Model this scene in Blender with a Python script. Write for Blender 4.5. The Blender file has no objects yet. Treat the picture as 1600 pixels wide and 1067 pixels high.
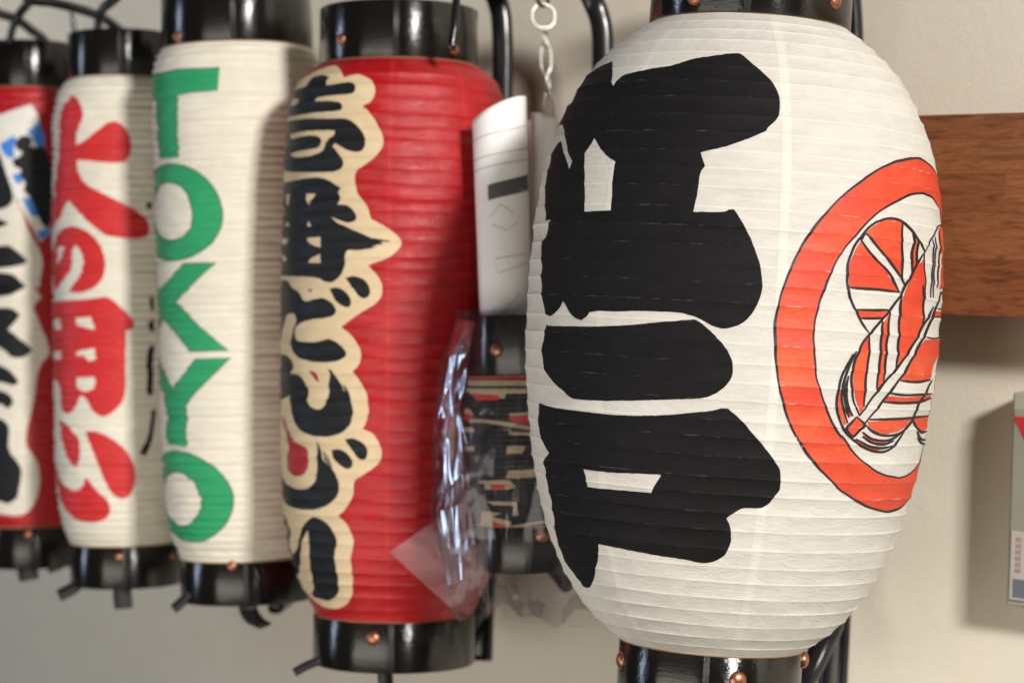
import bpy, math, random
import numpy as np
from mathutils import Vector, Matrix
from mathutils.geometry import delaunay_2d_cdt
from mathutils import noise as mnoise

random.seed(7)
SC = bpy.context.scene
COL = SC.collection

# ------------------------------------------------------------------ camera
F = 3333.0                      # focal length in photograph pixels (1600 wide)
PITCH, ROLL = math.radians(-1.94), math.radians(1.5)
CAM = Vector((0.0, 0.0, 1.40))
fwd = Vector((0, math.cos(PITCH), math.sin(PITCH)))
right0 = Vector((1, 0, 0))
up0 = right0.cross(fwd)
right = right0 * math.cos(ROLL) - up0 * math.sin(ROLL) * -1.0
up = up0 * math.cos(ROLL) - right0 * math.sin(ROLL)
cam_d = bpy.data.cameras.new('camera')
cam = bpy.data.objects.new('camera', cam_d)
COL.objects.link(cam)
M = Matrix((right, up, -fwd)).transposed().to_4x4()
M.translation = CAM
cam.matrix_world = M
cam_d.sensor_width = 36.0
cam_d.lens = F * 36.0 / 1600.0
cam_d.clip_start = 0.05
cam_d.clip_end = 60.0
cam_d.dof.use_dof = True
cam_d.dof.focus_distance = 1.585
cam_d.dof.aperture_fstop = 4.7
SC.camera = cam
CAMN, RN, UN, FN = (np.array(a) for a in (CAM, right, up, fwd))


def ray(px, py):
    return RN * ((px - 800.0) / F) + UN * ((533.5 - py) / F) + FN


def at(px, py, Z):
    return CAMN + ray(px, py) * Z


# ------------------------------------------------------------------ light
w = bpy.data.worlds.new("World")
SC.world = w
w.use_nodes = True
bg = w.node_tree.nodes['Background']
bg.inputs[0].default_value = (0.95, 0.90, 0.84, 1)
bg.inputs[1].default_value = 0.03


def area(name, loc, target, sx, sy, power, color):
    l = bpy.data.lights.new(name, 'AREA')
    l.shape = 'RECTANGLE'
    l.size, l.size_y = sx, sy
    l.energy = power
    l.color = color
    o = bpy.data.objects.new(name, l)
    COL.objects.link(o)
    o.location = loc
    o.rotation_euler = (Vector(target) - Vector(loc)).to_track_quat('-Z', 'Y').to_euler()
    return o


area('key_lamp', (1.90, -2.05, 3.05), (0.0, 1.9, 1.40), 0.58, 0.50, 262.0, (1.0, 0.955, 0.915))
area('window_light', (-2.7, 2.05, 1.45), (0.0, 1.80, 1.38), 0.26, 1.5, 13.0, (0.60, 0.76, 1.0))
area('bounce_fill', (-0.65, 0.95, 0.80), (-0.05, 1.85, 1.38), 1.1, 0.65, 8.6, (1.0, 0.92, 0.81))  # added fill lamp imitating light bounced up from an unbuilt surface
SC.view_settings.view_transform = 'Standard'
SC.view_settings.look = 'None'
SC.view_settings.exposure = 0.0
SC.view_settings.gamma = 1.0
SC.cycles.max_bounces = 10
SC.cycles.transparent_max_bounces = 24
SC.cycles.caustics_reflective = False
SC.cycles.caustics_refractive = False
SC.cycles.use_denoising = True


# ------------------------------------------------------------------ objects
def tag(o, label=None, cat=None, group=None, kind=None):
    if label: o['label'] = label
    if cat: o['category'] = cat
    if group: o['group'] = group
    if kind: o['kind'] = kind
    return o


def empty(name, loc):
    o = bpy.data.objects.new(name, None)
    o.empty_display_size = 0.02
    o.location = Vector(loc)
    COL.objects.link(o)
    return o


def link(name, me, mat, parent=None, smooth=True):
    if mat is not None:
        me.materials.append(mat)
    if smooth:
        me.polygons.foreach_set('use_smooth', [True] * len(me.polygons))
    o = bpy.data.objects.new(name, me)
    COL.objects.link(o)
    if parent is not None:
        o.parent = parent
        # vertices are given in world space: undo the parents' offsets
        off = Vector((0, 0, 0))
        p = parent
        while p is not None:
            off += p.location
            p = p.parent
        o.location = -off
    return o


def mesh(verts, faces):
    me = bpy.data.meshes.new('m')
    me.from_pydata([tuple(map(float, v)) for v in verts], [], [tuple(int(i) for i in f) for f in faces])
    return me


def put_attr(me, name, dom, vals, typ='FLOAT'):
    a = me.attributes.new(name, typ, dom)
    v = np.asarray(vals, dtype=np.float32).ravel()
    a.data.foreach_set('vector' if typ == 'FLOAT_VECTOR' else 'value', v)


def tube(pts, rx, ry=None, side=None, n=14, closed=False, power=2.0):
    """verts, faces of a swept section (half sizes rx across `side`, ry the other way)."""
    P = [np.array(p, float) for p in pts]
    ry = rx if ry is None else ry
    rxs = rx if hasattr(rx, '__len__') else [rx] * len(P)
    rys = ry if hasattr(ry, '__len__') else [ry] * len(P)
    V, Fc = [], []
    m = len(P)
    for i, p in enumerate(P):
        a = P[(i - 1) % m] if (closed or i > 0) else P[i]
        b = P[(i + 1) % m] if (closed or i < m - 1) else P[i]
        t = b - a
        t /= np.linalg.norm(t)
        s = np.array(side if side is not None else (0.13, 0.2, 0.97), float)
        s = s - t * s.dot(t)
        s /= np.linalg.norm(s)
        q = np.cross(t, s)
        for k in range(n):
            an = 2 * math.pi * k / n
            c, sn = math.cos(an), math.sin(an)
            c = math.copysign(abs(c) ** (2 / power), c)
            sn = math.copysign(abs(sn) ** (2 / power), sn)
            V.append(p + s * c * rxs[i] + q * sn * rys[i])
    for i in range(m if closed else m - 1):
        j = (i + 1) % m
        for k in range(n):
            l = (k + 1) % n
            Fc.append((i * n + k, i * n + l, j * n + l, j * n + k))
    if not closed:
        Fc.append(tuple(range(n))[::-1])
        Fc.append(tuple(range((m - 1) * n, m * n)))
    return V, Fc


def spline(pts, k=8):
    P = [np.array(p, float) for p in pts]
    P = [2 * P[0] - P[1]] + P + [2 * P[-1] - P[-2]]
    out = []
    for i in range(1, len(P) - 2):
        for j in range(k):
            t = j / k
            a, b, c, d = P[i - 1], P[i], P[i + 1], P[i + 2]
            out.append(0.5 * (2 * b + (c - a) * t + (2 * a - 5 * b + 4 * c - d) * t * t + (3 * b - a - 3 * c + d) * t ** 3))
    out.append(P[-2])
    return out


def box_mesh(c, ax, ay, az, hx, hy, hz, bev=0.0):
    """a box with chamfered edges; c centre, ax/ay/az unit axes, h half sizes."""
    c, ax, ay, az = (np.array(a, float) for a in (c, ax, ay, az))
    V, idx = [], {}
    b = bev
    for sx in (-1, 1):
        for sy in (-1, 1):
            for sz in (-1, 1):
                for k, (dx, dy, dz) in enumerate(((0, b, b), (b, 0, b), (b, b, 0))):
                    idx[(sx, sy, sz, k)] = len(V)
                    V.append(c + ax * sx * (hx - dx) + ay * sy * (hy - dy) + az * sz * (hz - dz))
    Fc = []
    I = lambda *a: idx[a]
    for s in (-1, 1):
        Fc.append([I(s, -1, -1, 0), I(s, 1, -1, 0), I(s, 1, 1, 0), I(s, -1, 1, 0)][::s])
        Fc.append([I(-1, s, -1, 1), I(-1, s, 1, 1), I(1, s, 1, 1), I(1, s, -1, 1)][::s])
        Fc.append([I(-1, -1, s, 2), I(1, -1, s, 2), I(1, 1, s, 2), I(-1, 1, s, 2)][::s])
    for a in (-1, 1):
        for d in (-1, 1):
            Fc.append([I(a, d, -1, 0), I(a, d, 1, 0), I(a, d, 1, 1), I(a, d, -1, 1)])
            Fc.append([I(a, -1, d, 0), I(a, 1, d, 0), I(a, 1, d, 2), I(a, -1, d, 2)])
            Fc.append([I(-1, a, d, 1), I(1, a, d, 1), I(1, a, d, 2), I(-1, a, d, 2)])
            for e in (-1, 1):
                Fc.append([I(a, d, e, 0), I(a, d, e, 1), I(a, d, e, 2)])
    return V, Fc


# ------------------------------------------------------------------ materials
def new_mat(name):
    m = bpy.data.materials.new(name)
    m.use_nodes = True
    nt = m.node_tree
    return m, nt, nt.nodes['Principled BSDF']


def N(nt, t, **kw):
    n = nt.nodes.new(t)
    for k, v in kw.items():
        if k in n.inputs:
            n.inputs[k].default_value = v
        else:
            setattr(n, k, v)
    return n


def attr(nt, name):
    return N(nt, 'ShaderNodeAttribute', attribute_name=name)


def mix(nt, a, b, fac, typ='MIX'):
    m = nt.nodes.new('ShaderNodeMix')
    m.data_type = 'RGBA'
    m.blend_type = typ
    for sock, v in ((m.inputs[0], fac), (m.inputs[6], a), (m.inputs[7], b)):
        if hasattr(v, 'links') or isinstance(v, bpy.types.NodeSocket):
            nt.links.new(v, sock)
        else:
            sock.default_value = v
    return m.outputs[2]


def math_(nt, op, a, b=None, clamp=False):
    m = N(nt, 'ShaderNodeMath', operation=op, use_clamp=clamp)
    for i, v in enumerate((a, b)):
        if v is None: continue
        if isinstance(v, bpy.types.NodeSocket):
            nt.links.new(v, m.inputs[i])
        else:
            m.inputs[i].default_value = v
    return m.outputs[0]


def ramp(nt, src, stops):
    r = nt.nodes.new('ShaderNodeValToRGB')
    r.color_ramp.elements[0].position, r.color_ramp.elements[0].color = stops[0]
    r.color_ramp.elements[1].position, r.color_ramp.elements[1].color = stops[-1]
    for p, c in stops[1:-1]:
        e = r.color_ramp.elements.new(p)
        e.color = c
    nt.links.new(src, r.inputs[0])
    return r.outputs[0]


def g(v): return (v, v, v, 1)


def coords(nt, sx, sy, name='suv'):
    a = attr(nt, name)
    mp = N(nt, 'ShaderNodeMapping')
    mp.inputs['Scale'].default_value = (sx, sy, 1)
    nt.links.new(a.outputs['Vector'], mp.inputs['Vector'])
    return mp.outputs[0]


def noise(nt, vec, scale, detail=4, rough=0.6, dist=0.0):
    n = N(nt, 'ShaderNodeTexNoise')
    n.inputs['Scale'].default_value = scale
    n.inputs['Detail'].default_value = detail
    n.inputs['Roughness'].default_value = rough
    n.inputs['Distortion'].default_value = dist
    nt.links.new(vec, n.inputs['Vector'])
    return n.outputs['Fac']


def paper_mat(name, col, col2, rough=0.7, spec=0.35, bump=0.5, wear=None, wear_amt=0.0, band=0.5, rib_highlight=0.0, fibre=0.35, coat=0.0, glow=0.0):
    """washi or paint on washi: fibres, per-band tone, worn ridges; coordinates ride on the lantern skin."""
    m, nt, p = new_mat(name)
    L = nt.links
    v1 = coords(nt, 1, 1)
    fib = noise(nt, coords(nt, 0.45, 1.6), 420, 5, 0.7, 1.4)
    blot = noise(nt, coords(nt, 0.7, 1.3), 55, 4, 0.65, 0.6)
    bnd = attr(nt, 'band').outputs['Fac']
    f1 = ramp(nt, fib, [(0.35, g(0)), (0.7, g(1))])
    f2 = ramp(nt, blot, [(0.3, g(0)), (0.72, g(1))])
    c = mix(nt, col, col2, math_(nt, 'MULTIPLY', f2, 0.85))
    c = mix(nt, c, col2, math_(nt, 'MULTIPLY', f1, fibre))
    c = mix(nt, c, col2, math_(nt, 'MULTIPLY', bnd, band))
    rib = attr(nt, 'rib').outputs['Fac']      # 0 on the ridge, 1 between ridges
    if wear is not None:
        nn = noise(nt, coords(nt, 0.35, 1.0), 160, 6, 0.75)
        nn = ramp(nt, nn, [(0.53, g(0)), (0.62, g(1))])
        rr = ramp(nt, rib, [(0.0, g(1)), (0.09, g(0))])
        c = mix(nt, c, wear, math_(nt, 'MULTIPLY', math_(nt, 'MULTIPLY', nn, rr), wear_amt))
        sp = noise(nt, coords(nt, 1, 1), 900, 2, 0.5)
        sp = ramp(nt, sp, [(0.79, g(0)), (0.83, g(1))])
        c = mix(nt, c, wear, math_(nt, 'MULTIPLY', sp, 0.55))
    if rib_highlight > 0:  # highlight along each ridge, painted into the paper colour
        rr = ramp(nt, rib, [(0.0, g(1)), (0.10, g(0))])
        c = mix(nt, c, (1, 0.99, 0.93, 1), math_(nt, 'MULTIPLY', rr, rib_highlight))
    L.new(c, p.inputs['Base Color'])
    p.inputs['Roughness'].default_value = rough
    p.inputs['Specular IOR Level'].default_value = spec
    p.inputs['Coat Weight'].default_value = coat
    p.inputs['Coat Roughness'].default_value = 0.3
    wr = noise(nt, coords(nt, 0.4, 1.5), 110, 6, 0.7, 1.8)
    h = math_(nt, 'ADD', math_(nt, 'MULTIPLY', wr, 1.0), math_(nt, 'MULTIPLY', fib, 0.35))
    b = N(nt, 'ShaderNodeBump')
    b.inputs['Strength'].default_value = bump
    b.inputs['Distance'].default_value = 0.0012
    L.new(h, b.inputs['Height'])
    L.new(b.outputs[0], p.inputs['Normal'])
    if glow > 0:                       # thin paper lets some light through from its other side
        tl = N(nt, 'ShaderNodeBsdfTranslucent')
        L.new(c, tl.inputs['Color'])
        ms = N(nt, 'ShaderNodeMixShader')
        ms.inputs[0].default_value = glow
        L.new(p.outputs[0], ms.inputs[1])
        L.new(tl.outputs[0], ms.inputs[2])
        L.new(ms.outputs[0], nt.nodes['Material Output'].inputs[0])
    return m


WASHI = paper_mat('washi_paper', (0.895, 0.87, 0.80, 1), (0.74, 0.715, 0.645, 1), 0.62, 0.35, 0.9, rib_highlight=0.85, band=0.35, fibre=0.3, glow=0.24)
WASHI2 = paper_mat('washi_paper_aged', (0.90, 0.86, 0.75, 1), (0.76, 0.71, 0.58, 1), 0.6, 0.35, 0.4, rib_highlight=0.1, band=0.35, glow=0.15)
SEAM = paper_mat('washi_overlap', (0.90, 0.875, 0.805, 1), (0.77, 0.745, 0.675, 1), 0.6, 0.4, 0.6, band=0.2, fibre=0.3, glow=0.23, rib_highlight=0.5)
CREAM = paper_mat('bare_cream_outline', (0.70, 0.57, 0.37, 1), (0.60, 0.46, 0.28, 1), 0.6, 0.3, 0.4, band=0.3)
INK = paper_mat('black_ink', (0.0055, 0.0055, 0.006, 1), (0.011, 0.010, 0.011, 1), 0.66, 0.14, 0.6, wear=(0.20, 0.18, 0.17, 1), wear_amt=0.35)
INK2 = paper_mat('black_ink_glossy', (0.009, 0.010, 0.012, 1), (0.016, 0.017, 0.019, 1), 0.5, 0.2, 0.4)
LINE = paper_mat('ink_line', (0.012, 0.011, 0.014, 1), (0.025, 0.02, 0.022, 1), 0.5, 0.3, 0.3)
VERM = paper_mat('vermilion_paint', (0.77, 0.145, 0.045, 1), (0.60, 0.040, 0.020, 1), 0.5, 0.4, 0.5, wear=(0.9, 0.55, 0.42, 1), wear_amt=0.8, band=0.8)
REDP = paper_mat('red_lantern_paper', (0.54, 0.014, 0.018, 1), (0.38, 0.006, 0.010, 1), 0.30, 0.52, 0.7, band=0.4, coat=0.0, wear=(0.7, 0.2, 0.15, 1), wear_amt=0.25, glow=0.10)
REDS = paper_mat('red_paper_overlap', (0.56, 0.026, 0.028, 1), (0.44, 0.012, 0.016, 1), 0.3, 0.45, 0.6, band=0.3)
REDC = paper_mat('red_character_paint', (0.62, 0.03, 0.03, 1), (0.50, 0.02, 0.022, 1), 0.5, 0.35, 0.3)
GREEN = paper_mat('green_letter_paint', (0.030, 0.36, 0.15, 1), (0.02, 0.28, 0.11, 1), 0.5, 0.35, 0.3)
GREENE = paper_mat('dark_green_edge', (0.015, 0.12, 0.05, 1), (0.012, 0.09, 0.04, 1), 0.5, 0.3, 0.3)
BLUE = paper_mat('blue_print', (0.08, 0.30, 0.72, 1), (0.05, 0.2, 0.6, 1), 0.5, 0.3, 0.1)
LABEL = paper_mat('label_paper', (0.78, 0.76, 0.70, 1), (0.70, 0.68, 0.62, 1), 0.5, 0.3, 0.1)
BROWNC = paper_mat('dull_cream_print', (0.50, 0.40, 0.26, 1), (0.38, 0.3, 0.19, 1), 0.5, 0.3, 0.3)


def lacquer_mat(name='black_lacquer'):
    """turned black lacquer: fine lathe grooves round the hoop stretch every highlight along its height"""
    m, nt, p = new_mat(name)
    L = nt.links
    p.inputs['Base Color'].default_value = (0.007, 0.0062, 0.005, 1)
    p.inputs['Roughness'].default_value = 0.225
    p.inputs['Anisotropic'].default_value = 0.93
    p.inputs['Anisotropic Rotation'].default_value = 0.25
    p.inputs['Specular IOR Level'].default_value = 0.68
    tg = N(nt, 'ShaderNodeTangent', direction_type='RADIAL', axis='Z')
    L.new(tg.outputs[0], p.inputs['Tangent'])
    n1 = noise(nt, coords(nt, 0.25, 1.0), 300, 3, 0.7)
    n2 = noise(nt, coords(nt, 0.9, 1.0), 60, 3, 0.6)
    h = math_(nt, 'ADD', n1, math_(nt, 'MULTIPLY', n2, 1.2))
    b = N(nt, 'ShaderNodeBump')
    b.inputs['Strength'].default_value = 0.6
    b.inputs['Distance'].default_value = 0.0005
    L.new(h, b.inputs['Height'])
    L.new(b.outputs[0], p.inputs['Normal'])
    return m


LACQ = lacquer_mat()


def simple(name, col, rough=0.5, metal=0.0, spec=0.5, nscale=60, var=0.25, bump=0.15, coat=0.0, stretch=(1, 1, 1), dist=0.001):
    m, nt, p = new_mat(name)
    tc = N(nt, 'ShaderNodeTexCoord')
    mp = N(nt, 'ShaderNodeMapping')
    mp.inputs['Scale'].default_value = stretch
    nt.links.new(tc.outputs['Object'], mp.inputs['Vector'])
    n = noise(nt, mp.outputs[0], nscale, 5, 0.6, 0.3)
    dark = tuple(c * (1 - var) for c in col[:3]) + (1,)
    nt.links.new(mix(nt, col, dark, ramp(nt, n, [(0.3, g(0)), (0.7, g(1))])), p.inputs['Base Color'])
    p.inputs['Roughness'].default_value = rough
    p.inputs['Metallic'].default_value = metal
    p.inputs['Specular IOR Level'].default_value = spec
    p.inputs['Coat Weight'].default_value = coat
    b = N(nt, 'ShaderNodeBump')
    b.inputs['Strength'].default_value = bump
    b.inputs['Distance'].default_value = dist
    nt.links.new(n, b.inputs['Height'])
    nt.links.new(b.outputs[0], p.inputs['Normal'])
    return m


EDGE = simple('tan_paper_edge', (0.30, 0.19, 0.09, 1), 0.6, 0, 0.3, 200, 0.3, 0.1)
BOW = simple('bow_lacquer', (0.010, 0.010, 0.011, 1), 0.22, 0, 0.5, 40, 0.3, 0.2)
STRAP = simple('black_tab', (0.011, 0.011, 0.011, 1), 0.45, 0, 0.4, 120, 0.3, 0.3)
COPPER = simple('copper_rivet', (0.50, 0.215, 0.12, 1), 0.38, 0.85, 0.5, 300, 0.45, 0.2)
STEEL = simple('chain_steel', (0.60, 0.59, 0.52, 1), 0.28, 1.0, 0.5, 200, 0.15, 0.1)
DARKSTEEL = simple('dark_hook', (0.05, 0.05, 0.055, 1), 0.35, 0.8, 0.5, 200, 0.2, 0.1)
BOXM = simple('box_plastic', (0.31, 0.32, 0.25, 1), 0.5, 0, 0.4, 25, 0.12, 0.05)
BOXE = simple('box_frame_plastic', (0.42, 0.42, 0.34, 1), 0.45, 0, 0.4, 25, 0.1, 0.05)
TRIR = simple('red_sign_print', (0.60, 0.03, 0.04, 1), 0.5, 0, 0.3, 50, 0.1, 0.0)
NOTE = simple('notice_paper', (0.50, 0.47, 0.43, 1), 0.6, 0, 0.3, 50, 0.1, 0.0)
PINK = simple('pink_print', (0.42, 0.27, 0.25, 1), 0.6, 0, 0.3, 50, 0.1, 0.0)
NAVY = simple('blue_grey_print', (0.16, 0.17, 0.21, 1), 0.6, 0, 0.3, 50, 0.1, 0.0)
GREYP = paper_mat('grey_block_print', (0.085, 0.085, 0.09, 1), (0.11, 0.11, 0.11, 1), 0.6, 0.3, 0.1)
PENCIL = paper_mat('pencil_line', (0.36, 0.35, 0.34, 1), (0.5, 0.49, 0.47, 1), 0.6, 0.3, 0.1)
SHEET = paper_mat('printer_paper', (0.90, 0.88, 0.86, 1), (0.86, 0.84, 0.81, 1), 0.55, 0.3, 0.12, band=0.0, fibre=0.15)


def wall_mat():
    m, nt, p = new_mat('plaster_wall')
    tc = N(nt, 'ShaderNodeTexCoord')
    n1 = noise(nt, tc.outputs['Object'], 3.2, 5, 0.6, 0.4)
    n2 = noise(nt, tc.outputs['Object'], 26, 5, 0.7, 0.4)
    n3 = noise(nt, tc.outputs['Object'], 500, 3, 0.6)
    c = mix(nt, (0.84, 0.77, 0.63, 1), (0.76, 0.69, 0.56, 1), ramp(nt, n1, [(0.35, g(0)), (0.65, g(1))]))
    c = mix(nt, c, (0.79, 0.75, 0.63, 1), ramp(nt, n2, [(0.4, g(0)), (0.62, g(0.6))]))
    nt.links.new(c, p.inputs['Base Color'])
    p.inputs['Roughness'].default_value = 0.75
    b = N(nt, 'ShaderNodeBump')
    b.inputs['Strength'].default_value = 0.35
    b.inputs['Distance'].default_value = 0.0012
    nt.links.new(math_(nt, 'ADD', n3, math_(nt, 'MULTIPLY', n2, 1.6)), b.inputs['Height'])
    nt.links.new(b.outputs[0], p.inputs['Normal'])
    return m


def wood_mat(name, tint, seed):
    m, nt, p = new_mat(name)
    tc = N(nt, 'ShaderNodeTexCoord')
    mp = N(nt, 'ShaderNodeMapping')
    mp.inputs['Location'].default_value = (seed * 3.1, seed * 1.7, seed * 0.9)
    # grain runs along the wall: rotate so x is along the wall, stretch along it
    mp.inputs['Rotation'].default_value = (0, 0, math.atan(0.8))
    mp.inputs['Scale'].default_value = (0.8, 9, 46)
    nt.links.new(tc.outputs['Object'], mp.inputs['Vector'])
    n1 = noise(nt, mp.outputs[0], 6.0, 7, 0.62, 0.9)
    n2 = noise(nt, mp.outputs[0], 26.0, 5, 0.7, 0.4)
    d = tuple(c * 0.42 for c in tint) + (1,)
    l = tuple(min(1, c * 1.35) for c in tint) + (1,)
    c = ramp(nt, n1, [(0.30, d), (0.5, tint + (1,)), (0.72, l)])
    c = mix(nt, c, d, math_(nt, 'MULTIPLY', ramp(nt, n2, [(0.45, g(0)), (0.68, g(1))]), 0.5))
    nt.links.new(c, p.inputs['Base Color'])
    p.inputs['Roughness'].default_value = 0.42
    p.inputs['Specular IOR Level'].default_value = 0.35
    b = N(nt, 'ShaderNodeBump')
    b.inputs['Strength'].default_value = 0.25
    b.inputs['Distance'].default_value = 0.0006
    nt.links.new(n2, b.inputs['Height'])
    nt.links.new(b.outputs[0], p.inputs['Normal'])
    return m


def film_mat(name='clear_film', shine=0.38, base=0.022, haze=0.03, rough=0.15):
    m, nt, p = new_mat(name)
    nt.nodes.remove(p)
    out = nt.nodes['Material Output']
    tc = N(nt, 'ShaderNodeTexCoord')
    n = noise(nt, tc.outputs['Object'], 34, 3, 0.5, 1.0)
    b = N(nt, 'ShaderNodeBump')
    b.inputs['Strength'].default_value = 0.06
    b.inputs['Distance'].default_value = 0.004
    nt.links.new(n, b.inputs['Height'])
    tr = N(nt, 'ShaderNodeBsdfTransparent')
    tr.inputs[0].default_value = (0.96, 0.955, 0.96, 1)
    gl = N(nt, 'ShaderNodeBsdfGlossy')
    gl.inputs['Roughness'].default_value = rough
    gl.inputs['Color'].default_value = (0.95, 0.95, 1, 1)
    df = N(nt, 'ShaderNodeBsdfDiffuse')
    df.inputs['Color'].default_value = (0.75, 0.68, 0.70, 1)
    nt.links.new(b.outputs[0], gl.inputs['Normal'])
    fr = N(nt, 'ShaderNodeLayerWeight')
    fr.inputs['Blend'].default_value = 0.25
    nt.links.new(b.outputs[0], fr.inputs['Normal'])
    m1 = N(nt, 'ShaderNodeMixShader')
    nt.links.new(math_(nt, 'ADD', math_(nt, 'MULTIPLY', fr.outputs['Fresnel'], shine), base, True), m1.inputs[0])
    nt.links.new(tr.outputs[0], m1.inputs[1])
    nt.links.new(gl.outputs[0], m1.inputs[2])
    m2 = N(nt, 'ShaderNodeMixShader')
    nt.links.new(math_(nt, 'MULTIPLY', ramp(nt, n, [(0.35, g(0.3)), (0.7, g(1))]), haze), m2.inputs[0])
    nt.links.new(m1.outputs[0], m2.inputs[1])
    nt.links.new(df.outputs[0], m2.inputs[2])
    nt.links.new(m2.outputs[0], out.inputs[0])
    return m


# ------------------------------------------------------------------ the wall and the beam
WC, WS = 2.16, 0.80                                  # wall: Y = WC - WS * X
wt = np.array((1.0, -WS, 0)) / math.hypot(1, WS)      # along the wall, to the photograph's right
wn = np.array((-WS, -1.0, 0)) / math.hypot(1, WS)     # out of the wall, to the camera
wz = np.array((0, 0, 1.0))


def wall_pt(px, py, out=0.0):
    """point where the pixel's ray meets the wall plane moved `out` forward"""
    d = ray(px, py)
    p0 = np.array((0, WC, 0.0)) + wn * out
    t = (p0 - CAMN).dot(wn) / d.dot(wn)
    return CAMN + d * t


def wuv(p):
    q = p - np.array((0, WC, 0.0))
    return q.dot(wt), q[2]


def wpos(s, z, out=0.0):
    return np.array((0, WC, 0.0)) + wt * s + wz * z + wn * out


V, Fc = box_mesh(wpos(0, 1.3, -0.03), wt, wn, wz, 4.0, 0.03, 1.3, 0.0005)
tag(link('wall', mesh(V, Fc), wall_mat(), None, False), kind='structure')

# beam made of glued staves: vertical extents measured at the right border
Z_out = 0.062
zs = [wall_pt(1599, y, Z_out)[2] for y in (176, 216, 272, 332, 407, 496)]
beam = empty('wooden_beam', wpos(0, zs[-1], 0))
tag(beam, kind='structure')
sR = wuv(wall_pt(1599, 300, Z_out))[0]
tints = [(0.262, 0.092, 0.036), (0.282, 0.101, 0.039), (0.290, 0.106, 0.041), (0.300, 0.111, 0.042), (0.268, 0.094, 0.036)]
woods = [wood_mat('beam_wood_%d' % i, t, i * 1.37) for i, t in enumerate(tints + [(0.30, 0.132, 0.056), (0.18, 0.07, 0.03)])]
rnd = random.Random(5)
for r in range(5):
    z1, z0 = zs[r], zs[r + 1]
    cuts = [-2.8]
    if r == 2:
        sj = wuv(wall_pt(1572, 300, Z_out))[0]
        cuts += [sj - 2.1, sj - 1.6, sj - 1.1, sj - 0.62, sj - 0.085, sj, sj + 0.34, 1.3]
    else:
        s = -2.8 + rnd.uniform(0.2, 0.5)
        while s < 1.2:
            if not (sR - 0.16 < s < sR + 0.10):
                cuts.append(s)
            s += rnd.uniform(0.32, 0.55)
        cuts.append(1.3)
    for i in range(len(cuts) - 1):
        a, b = cuts[i], cuts[i + 1]
        mt = woods[r] if r != 2 else woods[(1, 3, 2, 0, 2, 0, 3, 1)[i % 8]]
        if r != 2 and i % 3 == 1:
            mt = woods[(r + 1) % 5]
        jut = rnd.uniform(-0.0003, 0.0003)
        V, Fc = box_mesh(wpos((a + b) / 2, (z0 + z1) / 2, Z_out / 2 + jut / 2), wt, wn, wz,
                         (b - a) / 2 - 0.00004, Z_out / 2 + jut / 2 - 0.0002, (z1 - z0) / 2 - 0.00003, 0.0003)
        link('wood_stave', mesh(V, Fc), mt, beam, False)


# ------------------------------------------------------------------ lanterns
def zm(ox, oy, s, pts):
    return [(ox + p[0] / s, oy + p[1] / s) + tuple(p[2:]) for p in pts]


def chaikin(P, it=2, q=0.22, keep=75):
    """corner cutting that leaves real corners (turns sharper than `keep` degrees) alone"""
    P = [np.array((p[0], p[1], p[2] if len(p) > 2 else 0.0), float) for p in P]
    ck = math.cos(math.radians(keep))
    hard = []
    n = len(P)
    for i in range(n):
        a, b = (P[i] - P[i - 1])[:2], (P[(i + 1) % n] - P[i])[:2]
        la, lb = np.hypot(*a), np.hypot(*b)
        hard.append(bool(la > 0 and lb > 0 and a.dot(b) / (la * lb) < ck))
    for _ in range(it):
        o, h = [], []
        n = len(P)
        for i in range(n):
            a, b = P[i], P[(i + 1) % n]
            if hard[i]:
                o.append(a); h.append(True)
            else:
                o.append(a * (1 - q) + b * q); h.append(False)
            if not hard[(i + 1) % n]:
                o.append(a * q + b * (1 - q)); h.append(False)
        P, hard = o, h
    return P


def resample(P, step):
    o = []
    for i in range(len(P)):
        a, b = P[i], P[(i + 1) % len(P)]
        n = max(1, int(np.hypot(*(b - a)[:2]) / step))
        for k in range(n):
            o.append(a + (b - a) * k / n)
    return o


def stroke(pts, wpx, taper=True, curve=True):
    """closed outline of a brush line in photograph pixels"""
    P = [p[:2] for p in spline([np.array(p[:2], float) for p in pts], 5)] if curve else [np.array(p[:2], float) for p in pts]
    Lr, Rr = [], []
    m = len(P)
    for i in range(m):
        t = P[min(i + 1, m - 1)] - P[max(i - 1, 0)]
        t = t / (np.linalg.norm(t) + 1e-9)
        nrm = np.array((-t[1], t[0]))
        k = 1.0
        if taper:
            k = 0.55 + 0.45 * min(1, i / (m * 0.12 + 1), (m - 1 - i) / (m * 0.12 + 1))
        ww = wpx * 0.5 * k * (1 + 0.22 * mnoise.noise(Vector((P[i][0] * 0.05, P[i][1] * 0.05, 3.3))))
        Lr.append(P[i] + nrm * ww)
        Rr.append(P[i] - nrm * ww)
    return [tuple(p) for p in Lr + Rr[::-1]]


def inside(poly, x, y):
    px, py = poly[:, 0], poly[:, 1]
    qx, qy = np.roll(px, -1), np.roll(py, -1)
    r = np.zeros(len(x), bool)
    for a, b, c, d in zip(px, py, qx, qy):
        if b == d: continue
        cond = (b > y) != (d > y)
        r ^= cond & (x < (c - a) * (y - b) / (d - b) + a)
    return r


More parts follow.
